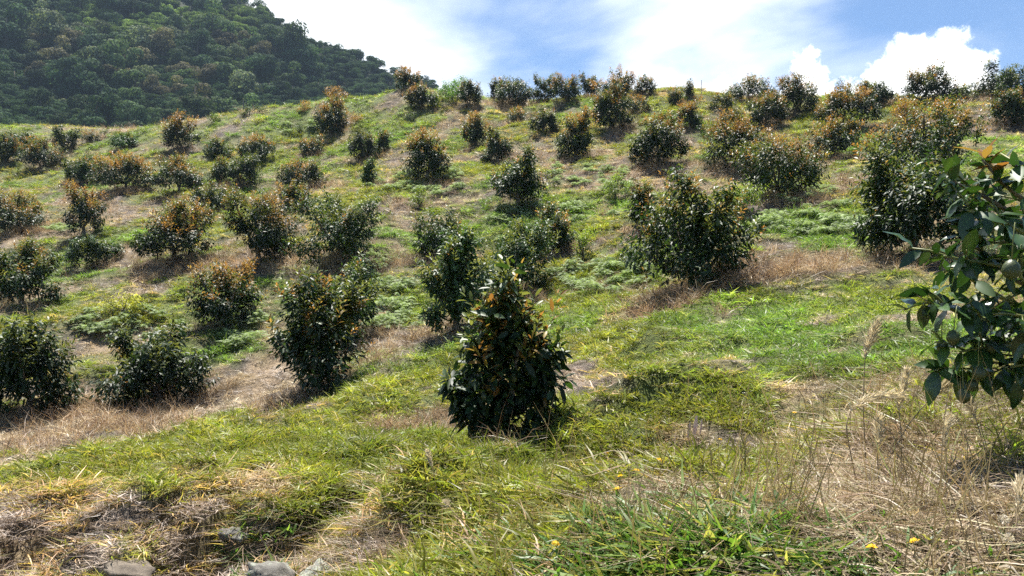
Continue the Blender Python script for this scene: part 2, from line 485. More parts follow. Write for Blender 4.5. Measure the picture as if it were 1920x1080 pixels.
def mat_plain(name, c1, c2, scale=8, rough=0.8, bump=0.0, spec=0.3):
    m, t = new_mat(name)
    g = t.n('ShaderNodeTexCoord').outputs['Object']
    n = t.noise(g, scale, 6, 0.6)
    p = t.n('ShaderNodeBsdfPrincipled')
    t.set(p.inputs['Base Color'], t.mix(t.ramp(n, 0.3, 0.7), c1, c2)); p.inputs['Roughness'].default_value = rough
    p.inputs['Specular IOR Level'].default_value = spec
    if bump:
        b = t.n('ShaderNodeBump'); b.inputs['Strength'].default_value = 0.7; b.inputs['Distance'].default_value = bump
        t.set(b.inputs['Height'], n); t.t.links.new(b.outputs[0], p.inputs['Normal'])
    finish(t, p.outputs[0])
    return m
M['twig'] = mat_plain('green_twig', (0.12, 0.15, 0.04), (0.22, 0.22, 0.08), 20, 0.5)
M['stem'] = mat_plain('dry_stem', (0.2, 0.14, 0.08), (0.36, 0.28, 0.17), 25, 0.7)
M['plume'] = mat_plain('plume', (0.50, 0.42, 0.28), (0.66, 0.58, 0.42), 40, 0.8)
M['fruit'] = mat_plain('avocado_skin', (0.03, 0.046, 0.013), (0.07, 0.088, 0.026), 160, 0.42, 0.002, 0.5)
M['white'] = mat_plain('bleached_blade', (0.72, 0.72, 0.74), (0.82, 0.82, 0.84), 12, 0.35)
M['pink'] = mat_plain('pink_stalk', (0.62, 0.42, 0.46), (0.75, 0.66, 0.66), 20, 0.5)
M['post'] = mat_plain('weathered_post', (0.38, 0.34, 0.28), (0.55, 0.5, 0.42), 14, 0.85, 0.004)

def mat_soil():
    m, t = new_mat('hillside_ground')
    pos = t.n('ShaderNodeNewGeometry').outputs['Position']
    a = t.n('ShaderNodeVertexColor'); a.layer_name = 'Col'
    n1 = t.noise(pos, 2.2, 8, 0.62)
    n2 = t.noise(pos, 24.0, 7, 0.7)
    n3 = t.noise(pos, 90.0, 4, 0.7)
    v = t.ramp(n1, 0.3, 0.7, 0.62, 1.35)
    v2 = t.ramp(n2, 0.3, 0.72, 0.5, 1.5)
    v = t.math('MULTIPLY', v, v2)
    cv = t.n('ShaderNodeCombineXYZ')
    for i in range(3): t.set(cv.inputs[i], v)
    col = t.mix(1.0, a.outputs['Color'], cv.outputs[0], 'MULTIPLY')
    p = t.n('ShaderNodeBsdfPrincipled')
    t.set(p.inputs['Base Color'], col); p.inputs['Roughness'].default_value = 0.9
    p.inputs['Specular IOR Level'].default_value = 0.15
    b = t.n('ShaderNodeBump'); b.inputs['Strength'].default_value = 0.9; b.inputs['Distance'].default_value = 0.05
    t.set(b.inputs['Height'], t.math('ADD', n2, t.math('MULTIPLY', n3, 0.5))); t.t.links.new(b.outputs[0], p.inputs['Normal'])
    finish(t, p.outputs[0])
    return m
M['soil'] = mat_soil()

# ------------------------------------------------------------------ the avocado trees: table
# photo x of the foot, photo y of the foot, height px, width px, orange flush 0..1, lightness, label
OR = 'avocado tree'
AV = [
 (945, 834, 347, 215, .22, 1.15, 'largest central avocado tree with small green fruit and a pointed orange-tipped top'),
 (592, 727, 215, 170, .22, 0.95, 'dark avocado tree with orange tips standing on pale straw left of the central tree'),
 (645, 640, 150, 120, .10, 1.9, 'paler yellow-green avocado tree right behind the orange-tipped tree on the straw'),
 (297, 766, 152, 180, .06, 1.0, 'wide low dark avocado bush on the straw slope at lower left'),
 (50, 782, 186, 145, .04, 1.0, 'large dark avocado bush cut by the left edge of the photo, nearest of that edge'),
 (40, 575, 130, 125, .25, 1.0, 'dark avocado tree at the left edge above the nearest bush'),
 (418, 612, 122, 122, .85, 0.9, 'orange-topped avocado tree alone between the yellow shrub and the paler tree'),
 (855, 622, 195, 125, .03, 1.6, 'fresh green avocado tree touching the central tree on its left'),
 (968, 562, 152, 135, .03, 1.4, 'rounded green avocado tree rising behind the top of the central tree'),
 (1302, 545, 215, 215, .22, 1.0, 'big round avocado tree on bare brown grass right of centre, trunk showing'),
 (1204, 436, 98, 50, .30, 0.9, 'narrow dark avocado tree tucked behind the left side of the big round tree'),
 (1710, 480, 205, 220, .08, 1.0, 'broad glossy avocado tree just left of the fruiting branch'),
 (1735, 345, 165, 190, .42, 0.95, 'avocado tree thick with orange shoots behind the broad glossy one'),
 (822, 487, 94, 98, .04, 1.3, 'plain green avocado bush upslope of the central group, left of it'),
 (1035, 477, 98, 78, .25, 1.0, 'avocado tree with two thin spires beside the pale yellow-green sapling'),
 (640, 495, 134, 142, .06, 1.15, 'very round dense dark green avocado tree, no orange on it, left of centre'),
 (486, 490, 140, 128, .40, 0.95, 'tall dense avocado tree with orange tufts, next left of the very round green one'),
 (326, 493, 118, 132, .45, 0.95, 'ragged avocado tree with orange upper shoots above the lone orange-topped tree'),
 (175, 503, 60, 92, .0, 1.4, 'small low green avocado bush in open grass on the left'),
 (158, 444, 97, 66, .6, 0.85, 'narrow upright avocado tree with rusty top on the left'),
 (38, 440, 85, 90, .5, 0.85, 'dark round avocado tree with orange cap at the left edge halfway up'),
 (396, 402, 62, 66, .15, 1.0, 'small dark avocado bush behind the tall dense tree with orange tufts'),
 (552, 402, 62, 62, .4, 1.1, 'small avocado bush with rusty tips peeking right of the tall dense tree'),
 (972, 388, 106, 102, .08, 1.15, 'dark green conical avocado tree in the middle of the slope beside pale ferns'),
 (1462, 368, 108, 150, .30, 1.1, 'sprawling glossy avocado tree of several heads right of the big round tree'),
 (1562, 298, 76, 88, .45, 1.0, 'leafy avocado tree with orange tips above the sprawling glossy one'),
 (1382, 318, 112, 120, .5, 0.9, 'large dense avocado tree with rusty top directly above the big round one'),
 (1237, 308, 104, 106, .40, 0.85, 'large dense dark avocado tree upslope of centre with orange flecks'),
 (1078, 303, 100, 70, .65, 0.85, 'upright avocado tree with bright orange upper half in mid slope'),
 (933, 307, 68, 52, .25, 0.95, 'slim dark avocado tree immediately below a similar one in mid slope'),
 (890, 277, 70, 44, .55, 0.9, 'slim avocado tree with orange top, upper of two in mid slope'),
 (800, 336, 98, 82, .75, 0.85, 'bright orange-topped avocado tree above the fern patch'),
 (682, 302, 60, 50, .12, 0.9, 'dark cone-shaped avocado tree on brown grass in the upper middle'),
 (718, 284, 40, 26, .2, 1.3, 'small light green avocado bush just right of the dark cone-shaped one'),
 (692, 345, 48, 30, .0, 1.9, 'little bright green avocado sapling on the upper middle grass'),
 (565, 356, 56, 80, .35, 0.95, 'spreading avocado tree with orange tips left of the little bright sapling'),
 (583, 297, 44, 42, .4, 1.0, 'small pointed avocado tree above the spreading one'),
 (457, 350, 64, 56, .1, 1.05, 'dark green round avocado bush, right one of a touching pair'),
 (413, 346, 52, 36, .35, 1.2, 'lighter thin avocado bush, left one of a touching pair'),
 (336, 363, 76, 72, .45, 0.9, 'dense rounded avocado tree with rusty cap on the left half of the slope'),
 (236, 358, 72, 92, .6, 0.9, 'wide avocado tree with orange crown, right one of two joined crowns'),
 (150, 345, 56, 58, .08, 1.1, 'green avocado tree, left one of two joined crowns'),
 (408, 300, 42, 46, .12, 1.0, 'small dark avocado tree on the far left slope between two orange-topped ones'),
 (480, 302, 48, 60, .6, 0.95, 'low avocado tree with orange top right of the small dark one'),
 (341, 288, 74, 58, .8, 0.8, 'tall avocado tree with bright orange dome below the forest edge'),
 (76, 320, 62, 62, .35, 0.85, 'dark round avocado tree near the left edge with rusty tips'),
 (8, 310, 60, 44, .25, 0.85, 'dark avocado tree half cut off by the left edge, up the slope'),
 (126, 279, 42, 40, .05, 1.0, 'green avocado tree at the far field edge below the forest'),
 (42, 280, 34, 54, .12, 1.2, 'grey-green avocado bushes in the far corner at the left'),
 (173, 268, 26, 34, .8, 1.0, 'small rusty avocado bush at the far field edge'),
 (232, 278, 36, 40, .1, 1.9, 'loose yellow-green bush at the far field edge'),
 (622, 255, 70, 60, .55, 0.8, 'tall dark avocado tree with orange sides on the left shoulder of the hill'),
 (765, 167, 42, 46, .9, 0.8, 'round all-orange avocado tree on the hill crest where the mountain ends'),
 (790, 208, 48, 54, .55, 0.85, 'dark avocado tree with orange top just below the round all-orange one'),
 (880, 200, 48, 42, .25, 0.9, 'dense round avocado tree just right of the bright green crest thicket'),
 (935, 182, 42, 30, .3, 0.9, 'thin avocado tree on the crest leaning against a bigger one'),
 (966, 203, 54, 66, .15, 0.9, 'large dark avocado tree on the crest with a plain green crown'),
 (1023, 186, 52, 44, .15, 0.95, 'egg-shaped dark avocado tree standing clear against the sky on the crest'),
 (1062, 193, 50, 50, .45, 0.95, 'spiky avocado tree with orange tips right of the egg-shaped one'),
 (1107, 183, 44, 36, .45, 0.85, 'rusty avocado tree at the left end of the tight crest row'),
 (1155, 184, 48, 66, .75, 0.9, 'widest orange avocado tree in the tight crest row'),
 (1210, 178, 36, 36, .45, 0.9, 'avocado tree at the right end of the tight crest row'),
 (1148, 243, 84, 68, .35, 0.8, 'tall dark avocado tree standing in front of the tight crest row'),
 (1197, 210, 34, 40, .8, 0.95, 'orange avocado bush beside the tall dark tree below the crest row'),
 (968, 231, 30, 34, .85, 1.1, 'very small orange avocado bush below the large plain green crest tree'),
 (1020, 250, 48, 52, .15, 0.9, 'dark green round avocado bush left of the bright orange upright tree'),
 (1266, 198, 34, 28, .4, 1.0, 'small avocado tree on the crest left of the thin post'),
 (1291, 186, 36, 24, .3, 0.9, 'small dark avocado tree right beside the thin post on the crest'),
 (1294, 241, 56, 46, .65, 0.85, 'orange-crowned avocado tree below the thin post'),
 (1354, 207, 34, 42, .4, 1.0, 'low avocado bush below the crest between two taller trees'),
 (1404, 190, 42, 68, .3, 0.95, 'spreading avocado tree against the low white cloud'),
 (1490, 216, 72, 82, .4, 0.85, 'tall dark avocado tree against the left cumulus cloud'),
 (1436, 240, 66, 60, .35, 0.85, 'dark avocado tree in front and left of the tall one under the cumulus'),
 (1590, 240, 90, 90, .55, 0.8, 'large avocado tree with orange crown under the gap between the clouds'),
 (1636, 203, 52, 60, .1, 0.95, 'green avocado tree behind the large orange-crowned one'),
 (1745, 194, 70, 82, .35, 0.95, 'avocado tree with a raised right head against the big cumulus cloud'),
 (1810, 190, 36, 54, .25, 1.1, 'low grey-green avocado tree between the cumulus tree and the right end tree'),
 (1880, 188, 68, 78, .05, 0.95, 'two-headed dark avocado tree against blue sky at the right end of the crest'),
 (1893, 243, 80, 76, .3, 1.0, 'glossy avocado tree at the right edge below the crest'),
]
foot, okf = hit([a[0] for a in AV], [a[1] for a in AV])
AVP = []
for a, p, ok in zip(AV, foot, okf):
    if not ok:
        print('no ground under', a[-1], a[:2])
        q, o2 = hit([a[0]], [a[1] + 8]); p = q[0]
    hgt = a[2] / F * p[1]; wid = a[3] / F * p[1] * (1.12 if p[1] > 33 else 1.0)
    AVP.append((p, hgt, wid))
    TREES.append((p[0], p[1], p[2], wid * 0.5))

# ------------------------------------------------------------------ ground sheet
def build_ground():
    az = np.concatenate([np.radians(np.arange(-180, -46, 6.0)), np.radians(np.arange(-46, 46.01, 0.28)), np.radians(np.arange(52, 180, 6.0))])
    rr = np.concatenate([np.geomspace(0.35, 72, 330), np.geomspace(74, 420, 60)])
    A, R = np.meshgrid(az, rr)
    X = R * np.sin(A); Y = R * np.cos(A)
    Z = ground_h(X, Y)
    na, nr = len(az), len(rr)
    V = np.stack([X, Y, Z], -1).reshape(-1, 3)
    V = np.vstack([V, [[0, 0, float(ground_h(np.array([0.]), np.array([0.]))[0])]]])
    i = np.arange(nr - 1)[:, None] * na + np.arange(na)[None]
    j = np.arange(nr - 1)[:, None] * na + (np.arange(na)[None] + 1) % na
    Q = np.stack([i, j, j + na, i + na], -1).reshape(-1, 4)
    x, y, z = V[:, 0], V[:, 1], V[:, 2]
    g = cover(x, y, z)
    n = fbm(x / 0.8, y / 0.8, 101, 4); n2 = fbm(x / 2.6, y / 2.6, 131, 3)
    straw = np.array([0.25, 0.19, 0.125]); grey = np.array([0.13, 0.108, 0.09]); soil = np.array([0.055, 0.040, 0.030]); green = np.array([0.11, 0.135, 0.04])
    k = sstep(n, 0.42, 0.62)[:, None]
    dry = straw * k + grey * (1 - k)
    k2 = sstep(n2, 0.56, 0.72)[:, None]
    dry = dry * (1 - 0.5 * k2) + soil * 0.5 * k2
    col = dry * (1 - g[:, None]) + green * g[:, None]
    mtn = (np.hypot(x, y) > 90)
    col[mtn] = (0.022, 0.032, 0.014)
    me = mesh_np('hillside_ground', V, Q, M['soil'], col=col, smooth=True)
    # cap at the photographer's feet
    o = obj('hillside_ground', me, kind='structure')
    o['label'] = 'rough grassy hillside rising to the right, forest mountain behind'
    return o
build_ground()

# ------------------------------------------------------------------ leaves
def tube(path, radii, seg=6):
    path = np.asarray(path, float); n = len(path)
    tang = np.gradient(path, axis=0); tang /= np.linalg.norm(tang, axis=1)[:, None] + 1e-9
    ref = np.array([0.0, 0.0, 1.0]) if abs(tang[0][2]) < 0.9 else np.array([1.0, 0, 0])
    V = []
    for p, t_, r in zip(path, tang, radii):
        u = np.cross(ref, t_); u /= np.linalg.norm(u) + 1e-9
        v = np.cross(t_, u)
        a = np.linspace(0, 2 * np.pi, seg, endpoint=False)
        V.append(p + r * (np.cos(a)[:, None] * u + np.sin(a)[:, None] * v))
    V = np.vstack(V)
    Q = []
    for i in range(n - 1):
        for k in range(seg):
            Q.append([i * seg + k, i * seg + (k + 1) % seg, (i + 1) * seg + (k + 1) % seg, (i + 1) * seg + k])
    V = np.vstack([V, path[0] - tang[0] * radii[0] * 0.4, path[-1] + tang[-1] * radii[-1] * 0.6])
    c0, c1 = len(V) - 2, len(V) - 1
    T = []
    for q in Q:
        T += [[q[0], q[1], q[2]], [q[0], q[2], q[3]]]
    for k in range(seg):
        T.append([c0, (k + 1) % seg, k]); T.append([c1, (n - 1) * seg + k, (n - 1) * seg + (k + 1) % seg])
    return V, np.array(T)

# leaf outlines: (along, across, lift)
def leaf_template(lod):
    if lod == 0:
        st = [(0.0, 0.0, 0), (0.08, 0.2, 0), (0.24, 0.41, 0), (0.44, 0.5, 0), (0.64, 0.46, 0), (0.82, 0.29, 0), (0.93, 0.13, 0), (1.0, 0.0, 0)]
    elif lod == 1:
        st = [(0.0, 0.0, 0.0), (0.28, 0.44, 0), (0.68, 0.44, 0), (1.0, 0.0, 0)]
    else:
        st = [(0.0, 0.0, 0.0), (0.46, 0.5, 0), (1.0, 0.0, 0)]
    V = []; T = []; rows = []
    for (a, b, _) in st:
        lift = -0.16 * a * a
        if b == 0:
            rows.append([len(V)]); V.append((a, 0, lift))
        else:
            rows.append([len(V), len(V) + 1, len(V) + 2])
            V += [(a, -b, lift + 0.10 * b), (a, 0, lift), (a, b, lift + 0.10 * b)]
    for r0, r1 in zip(rows[:-1], rows[1:]):
        if len(r0) == 1 and len(r1) == 3:
            T += [[r0[0], r1[1], r1[0]], [r0[0], r1[2], r1[1]]]
        elif len(r0) == 3 and len(r1) == 3:
            for k in range(2):
                T += [[r0[k], r0[k + 1], r1[k + 1]], [r0[k], r1[k + 1], r1[k]]]
        else:
            T += [[r0[0], r0[1], r1[0]], [r0[1], r0[2], r1[0]]]
    return np.array(V, float), np.array(T)
LT = [leaf_template(i) for i in range(3)]

def norm(v):
    return v / (np.linalg.norm(v, axis=-1, keepdims=True) + 1e-9)

def leaf_basis(a, roll):
    """side and normal of leaves whose long axes are a; blades face the sky apart from a roll"""
    up = np.tile(np.array([0, 0, 1.0]), (len(a), 1))
    s = np.cross(a, up)
    bad = np.linalg.norm(s, axis=1) < 0.05
    s[bad] = (1, 0, 0)
    s = norm(s); n = np.cross(s, a)
    c, si = np.cos(roll)[:, None], np.sin(roll)[:, None]
    return s * c + n * si, n * c - s * si

def leaves_mesh(name, pos, a, L, W, roll, col, lod, mat, smooth=True, nrm=None):
    s, n = leaf_basis(a, roll)
    if nrm is not None:
        s = norm(np.cross(a, nrm)); n = np.cross(s, a)
    tv, tt = LT[lod]
    V = pos[:, None, :] + L[:, None, None] * (tv[None, :, 0:1] * a[:, None, :] + tv[None, :, 2:3] * n[:, None, :]) + W[:, None, None] * tv[None, :, 1:2] * s[:, None, :]
    T = tt[None] + (np.arange(len(pos)) * len(tv))[:, None, None]
    c = np.repeat(col, len(tv), axis=0)
    return mesh_np(name, V.reshape(-1, 3), T.reshape(-1, 3), mat, col=c, smooth=smooth)

GA = 2.399963
def shoots_to_leaves(r, tips, dirs, ls, k, leaf_len, young, light, ratio=0.36, palette=None, hue=None):
    """leaf positions etc. round shoots; returns dict for old leaves and for young ones"""
    n = len(tips)
    u = norm(np.cross(dirs, r.normal(size=(n, 3)))); v = np.cross(dirs, u)
    ph0 = r.uniform(0, 6.28, n)
    kk = np.arange(k)
    fr = (kk + 0.5) / k                                   # 0 base .. 1 tip
    ang = ph0[:, None] + GA * kk[None] + r.normal(0, .25, (n, k))
    e = np.cos(ang)[..., None] * u[:, None] + np.sin(ang)[..., None] * v[:, None]
    p = tips[:, None] - dirs[:, None] * (ls[:, None] * (1 - fr[None] ** 0.8))[..., None]
    isy = young[:, None] & (fr[None] > r.uniform(0.0, 0.45, (n, 1)))
    g = np.where(isy, r.uniform(-0.35, 0.25, (n, k)), r.uniform(0.1, 0.85, (n, k)))
    fw = np.where(isy, 0.35 + 0.9 * fr[None], 0.10 + 0.75 * fr[None] ** 2)
    a = e + dirs[:, None] * fw[..., None]
    a[..., 2] -= g
    a = norm(a + r.normal(0, .22, a.shape))
    L = leaf_len * r.uniform(0.65, 1.15, (n, k)) * np.where(isy, 0.78, 1.0) * (1 - 0.35 * fr[None] ** 4)
    W = L * ratio * r.uniform(0.85, 1.2, (n, k))
    p = p + a * 0.02
    roll = r.normal(0, 0.55, (n, k))
    # leaf colours
    t = r.uniform(0, 1, (n, k, 1))
    sh = r.uniform(0.7, 1.35, (n, 1, 1))
    pa, pb = palette or ((0.014, 0.030, 0.0125), (0.032, 0.057, 0.0185))
    old = (np.array(pa) * (1 - t) + np.array(pb) * t) * sh * light
    newg = np.clip((fr[None, :, None] - 0.75) * 4, 0, 1) * r.uniform(0, 1, (n, 1, 1)) ** 2
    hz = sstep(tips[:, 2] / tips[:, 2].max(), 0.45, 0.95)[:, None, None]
    old = old * (1 + 0.9 * hz * np.array([.55, .45, .3]))  # older leaves turn lighter and more olive toward the crown top
    old = old * (1 - newg) + np.array([0.09, 0.14, 0.02]) * newg
    pig = np.array([(0.28, 0.160, 0.044), (0.27, 0.195, 0.052), (0.125, 0.155, 0.038)])
    if palette:
        pig[2] = np.array(pb) * 1.15
    yc = pig[hue][:, None, :] * (0.8 + 0.2 * light)
    yc = yc * r.uniform(0.7, 1.25, (n, k, 1)) * (0.6 + 0.5 * fr[None, :, None])
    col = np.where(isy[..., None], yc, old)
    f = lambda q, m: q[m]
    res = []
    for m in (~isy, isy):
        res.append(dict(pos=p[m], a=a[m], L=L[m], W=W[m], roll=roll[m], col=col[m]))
    return res

def avocado_form(r, H, Wd, n_lobes, first=False):
    """lobes of one crown: centres and radii"""
    R = Wd * 0.5
    lob = [((r.uniform(-.12, .12) * R, 0, 0.36 * H), (0.55 * R, 0.55 * R, 0.30 * H))]
    a0 = r.uniform(0, 6.28)
    for i in range(n_lobes):
        an = a0 + i * 2.4 + r.uniform(-.8, .8)
        lev = (i + r.uniform(0, 1)) / n_lobes                  # spread from low to high
        cz = H * (0.14 + 0.54 * lev)
        rad = R * r.uniform(0.24, 0.48)
        off = (R - rad) * r.uniform(0.65, 1.08) * (1 - 0.30 * max(lev - 0.5, 0) / 0.5)
        lob.append(((off * math.cos(an), off * math.sin(an), max(cz, 0.06 * H + rad * 0.7)), (rad, rad, rad * r.uniform(0.8, 1.3))))
    nt = r.integers(3, 7)
    for i in range(nt):                                      # leaders: several uneven heads
        an = r.uniform(0, 6.28); off = R * r.uniform(0.05, 0.68)
        rad = R * r.uniform(0.16, 0.30)
        top = H * (1.0 if i == 0 else r.uniform(0.74, 0.97))
        rz = H * r.uniform(0.13, 0.22)
        lob.append(((off * math.cos(an), off * math.sin(an), top - rz), (rad, rad, rz)))
    return lob

def avocado(p, H, Wd, orange, light, label, seed, lobes=None, group='avocado trees planted across the hillside', name='avocado_tree', cat='tree', leaf=0.146, dens=1.0, palette=None, ratio=0.33):
    r = np.random.default_rng(seed)
    d = p[1]
    lod = 1 if d < 17 else 2
    lob = lobes or avocado_form(r, H, Wd, int(r.integers(6, 10)))
    lob_c = np.array([l[0] for l in lob]); lob_r = np.array([l[1] for l in lob])
    # as leaves shrink below a pixel far away, use fewer and a little larger ones
    far = float(np.clip((d - 18) / 30, 0, 1))
    leaf_len = leaf * (1 + 0.22 * far) * (0.85 if H < 1.0 else 1.0)
    area = (lob_r[:, 0] * lob_r[:, 2]) ** 0.62; area = area / area.sum()
    surf = 4.2 * (Wd * 0.5) * H * 1.6 * (1.0 if lobes else 1.0)
    n_sh = int(np.clip(surf * (44 - 18 * far) * dens, 18, 520))
    k = 15
    which = r.choice(len(lob), n_sh * 3, p=area)
    q = norm(r.normal(size=(n_sh * 3, 3)))
    q[:, 2] = np.where(q[:, 2] < -0.55, -q[:, 2], q[:, 2])
    depth = np.where(r.uniform(size=n_sh * 3) < 0.3, r.uniform(0.45, 0.8, n_sh * 3), r.uniform(0.82, 1.0, n_sh * 3))
    tips = lob_c[which] + q * lob_r[which] * depth[:, None]
    # drop the ones buried inside another lobe or in the ground
    f = (((tips[:, None] - lob_c[None]) / lob_r[None]) ** 2).sum(-1)
    inner = f.min(1)
    clear = r.uniform(0.02, 0.06) if r.uniform() < 0.75 else r.uniform(0.08, 0.13)
    keep = (tips[:, 2] > clear * H + 0.05) & ((inner > 0.5) | (r.uniform(size=len(tips)) < 0.12))
    tips = tips[keep][:n_sh]; q = q[keep][:n_sh]; inner = inner[keep][:n_sh]
    axis = np.stack([tips[:, 0], tips[:, 1], np.zeros(len(tips))], 1)
    dirs = norm(norm(axis) * 0.5 + q * 0.5 + np.array([0, 0, 0.75]) + r.normal(0, .22, tips.shape))
    ls = r.uniform(0.18, 0.40, len(tips)) * (0.75 + 0.25 * min(H, 2.0))
    # some shoots reach out beyond the rest
    out = r.uniform(size=len(tips)) < 0.26
    tips = tips + dirs * np.where(out, r.uniform(0.06, 0.24, len(tips)), 0.0)[:, None] * min(H / 1.8, 1.3)
    if lobes is None:                       # bring the crown to its measured width and height
        m = 0.3 * leaf_len
        lo, hi = np.percentile(tips[:, 0], (2.5, 97.5))
        sx = max(Wd - 2 * m, 0.25) / (hi - lo + 1e-6)
        cx = 0.5 * (hi + lo)
        sz = (H - m) / np.percentile(tips[:, 2], 98.5)
        tips = np.stack([(tips[:, 0] - cx) * sx, tips[:, 1] * sx, tips[:, 2] * sz], 1)
        lob_c = np.stack([(lob_c[:, 0] - cx) * sx, lob_c[:, 1] * sx, lob_c[:, 2] * sz], 1)
    hrel = tips[:, 2] / H
    rad_rel = np.hypot(tips[:, 0], tips[:, 1]) / (Wd * .5)
    clump = fbm(tips[:, 0] / (0.25 * Wd) + seed, tips[:, 2] / (0.25 * H) + tips[:, 1] / (0.3 * Wd), seed, 2)
    clump = np.argsort(np.argsort(clump)) / max(len(clump) - 1, 1)
    pr = sstep(hrel + 0.10 * rad_rel + 0.22 * (clump - 0.5), 0.50, 0.80) * (0.42 + 0.5 * min(orange * 2, 1)) + 0.06
    young = (inner > 0.5) & (r.uniform(size=len(tips)) < pr)
    # flush pigment of each young shoot: bronze-orange, ochre or olive
    pk = np.clip(orange * 1.25, 0, 0.9) * (0.45 + 1.1 * clump)
    u_ = r.uniform(size=len(tips))
    hue = np.where(u_ < pk * 0.68, 0, np.where(u_ < pk, 1, 2))
    # the top is looser: thin out some shoots up there, and make the young ones longer and more upright
    dirs = np.where(young[:, None], norm(dirs + np.array([0, 0, 0.6])), dirs)
    ls = np.where(young, ls * 1.25, ls)
    tips = tips + np.where(young, r.uniform(-0.05, 0.10, len(tips)), 0)[:, None] * dirs * min(H / 1.8, 1.2)
    old, yng = shoots_to_leaves(r, tips, dirs, ls, k, leaf_len, young, light, ratio, palette, hue)
    root = thing(name, label, cat, tuple(p), 0, group)
    # trunk and limbs
    tr = 0.028 * H + 0.008
    fork = np.array([r.uniform(-.03, .03) * H, r.uniform(-.03, .03) * H, 0.16 * H])
    V, T = tube([(0, 0, -0.12), (0, 0, 0.02), fork * 0.6, fork], [tr * 1.5, tr * 1.2, tr, tr * 0.95], 8)
    obj('trunk', mesh_np('trunk', V, T, M['bark'], smooth=True), root)
    nl = 5 if d < 24 else 3
    order = np.argsort(-lob_r[1:, 0] * lob_r[1:, 2])[:nl] + 1
    for i in order:
        c = lob_c[i]
        mid = fork * 0.5 + c * 0.5 + np.array([0, 0, -0.08 * H])
        V, T = tube([fork - (0, 0, 0.02), fork * 0.7 + mid * 0.3, mid, c, c + np.array([c[0], c[1], lob_r[i][2]]) * 0.3], [tr * .7, tr * .62, tr * .5, tr * .33, tr * .15], 6)
        obj('limb', mesh_np('limb', V, T, M['bark'], smooth=True), root)
    return root, old, yng, lod, leaf_len

def split_leaf_objects(root, part, dat, sel, meshes, name='leaf'):
    """the leaves that can be picked apart: one object each, sharing a few meshes"""
    s, n = leaf_basis(dat['a'][sel], dat['roll'][sel])
    for i, k in enumerate(sel):
        o = bpy.data.objects.new(name, meshes[i % len(meshes)])
        C.objects.link(o)
        o.parent = part
        A = dat['a'][k] * dat['L'][k]; S = s[i] * dat['W'][k]; N = n[i] * dat['L'][k]
        p = dat['pos'][k]
        o.matrix_local = Matrix(((A[0], S[0], N[0], p[0]), (A[1], S[1], N[1], p[1]), (A[2], S[2], N[2], p[2]), (0, 0, 0, 1)))

def single_leaf_mesh(name, col, mat, lod=0, curl=0.0):
    tv, tt = LT[lod]
    V = tv.copy()
    V[:, 2] += curl * (V[:, 0] ** 2) + 0.02 * np.sin(V[:, 0] * 14) * np.abs(V[:, 1]) * 2
    return mesh_np(name, V, tt, mat, col=np.tile(col, (len(V), 1)), smooth=True)

OLD_LEAVES = [single_leaf_mesh('leaf_blade', np.array(c), M['leaf'], 0, cu) for c, cu in
              [((0.02, 0.045, 0.014), -0.05), ((0.03, 0.058, 0.016), 0.05), ((0.018, 0.038, 0.012), -0.18), ((0.035, 0.07, 0.018), 0.0)]]
YOUNG_LEAVES = [single_leaf_mesh('young_leaf_blade', np.array(c), M['flush'], 0, cu) for c, cu in
                [((0.21, 0.11, 0.032), 0.05), ((0.2, 0.13, 0.036), -0.05), ((0.2, 0.15, 0.03), 0.1)]]

CENTRAL_LOBES = [((0.0, 0, 0.62), (0.46, 0.46, 0.50)), ((-0.36, -0.1, 0.52), (0.26, 0.26, 0.26)), ((0.40, -0.05, 0.70), (0.26, 0.26, 0.30)), ((-0.34, 0.1, 0.86), (0.24, 0.24, 0.22)),
                 ((0.42, -0.1, 0.36), (0.24, 0.24, 0.22)), ((-0.2, -0.25, 0.30), (0.28, 0.28, 0.22)), ((0.16, -.2, 1.0), (0.26, .26, .28)), ((-0.05, 0.0, 1.22), (0.25, 0.25, 0.34)), ((-0.20, -.05, 1.30), (0.17, .17, 0.26)),
                 ((0.02, 0, 1.62), (0.11, .11, 0.30)), ((-0.12, 0, 1.48), (0.11, .11, 0.24)), ((0.17, 0, 1.42), (0.12, .12, 0.22)), ((0.42, 0.1, 1.14), (0.17, .17, 0.22)), ((-0.30, 0.05, 1.16), (0.19, .19, 0.22)), ((0.26, 0.0, 1.26), (0.19, .19, 0.22)), ((0.56, -.1, 0.98), (0.12, .12, 0.16)), ((-0.56, -.1, 0.66), (0.13, .13, 0.14))]
BIG_ROUND_LOBES = None

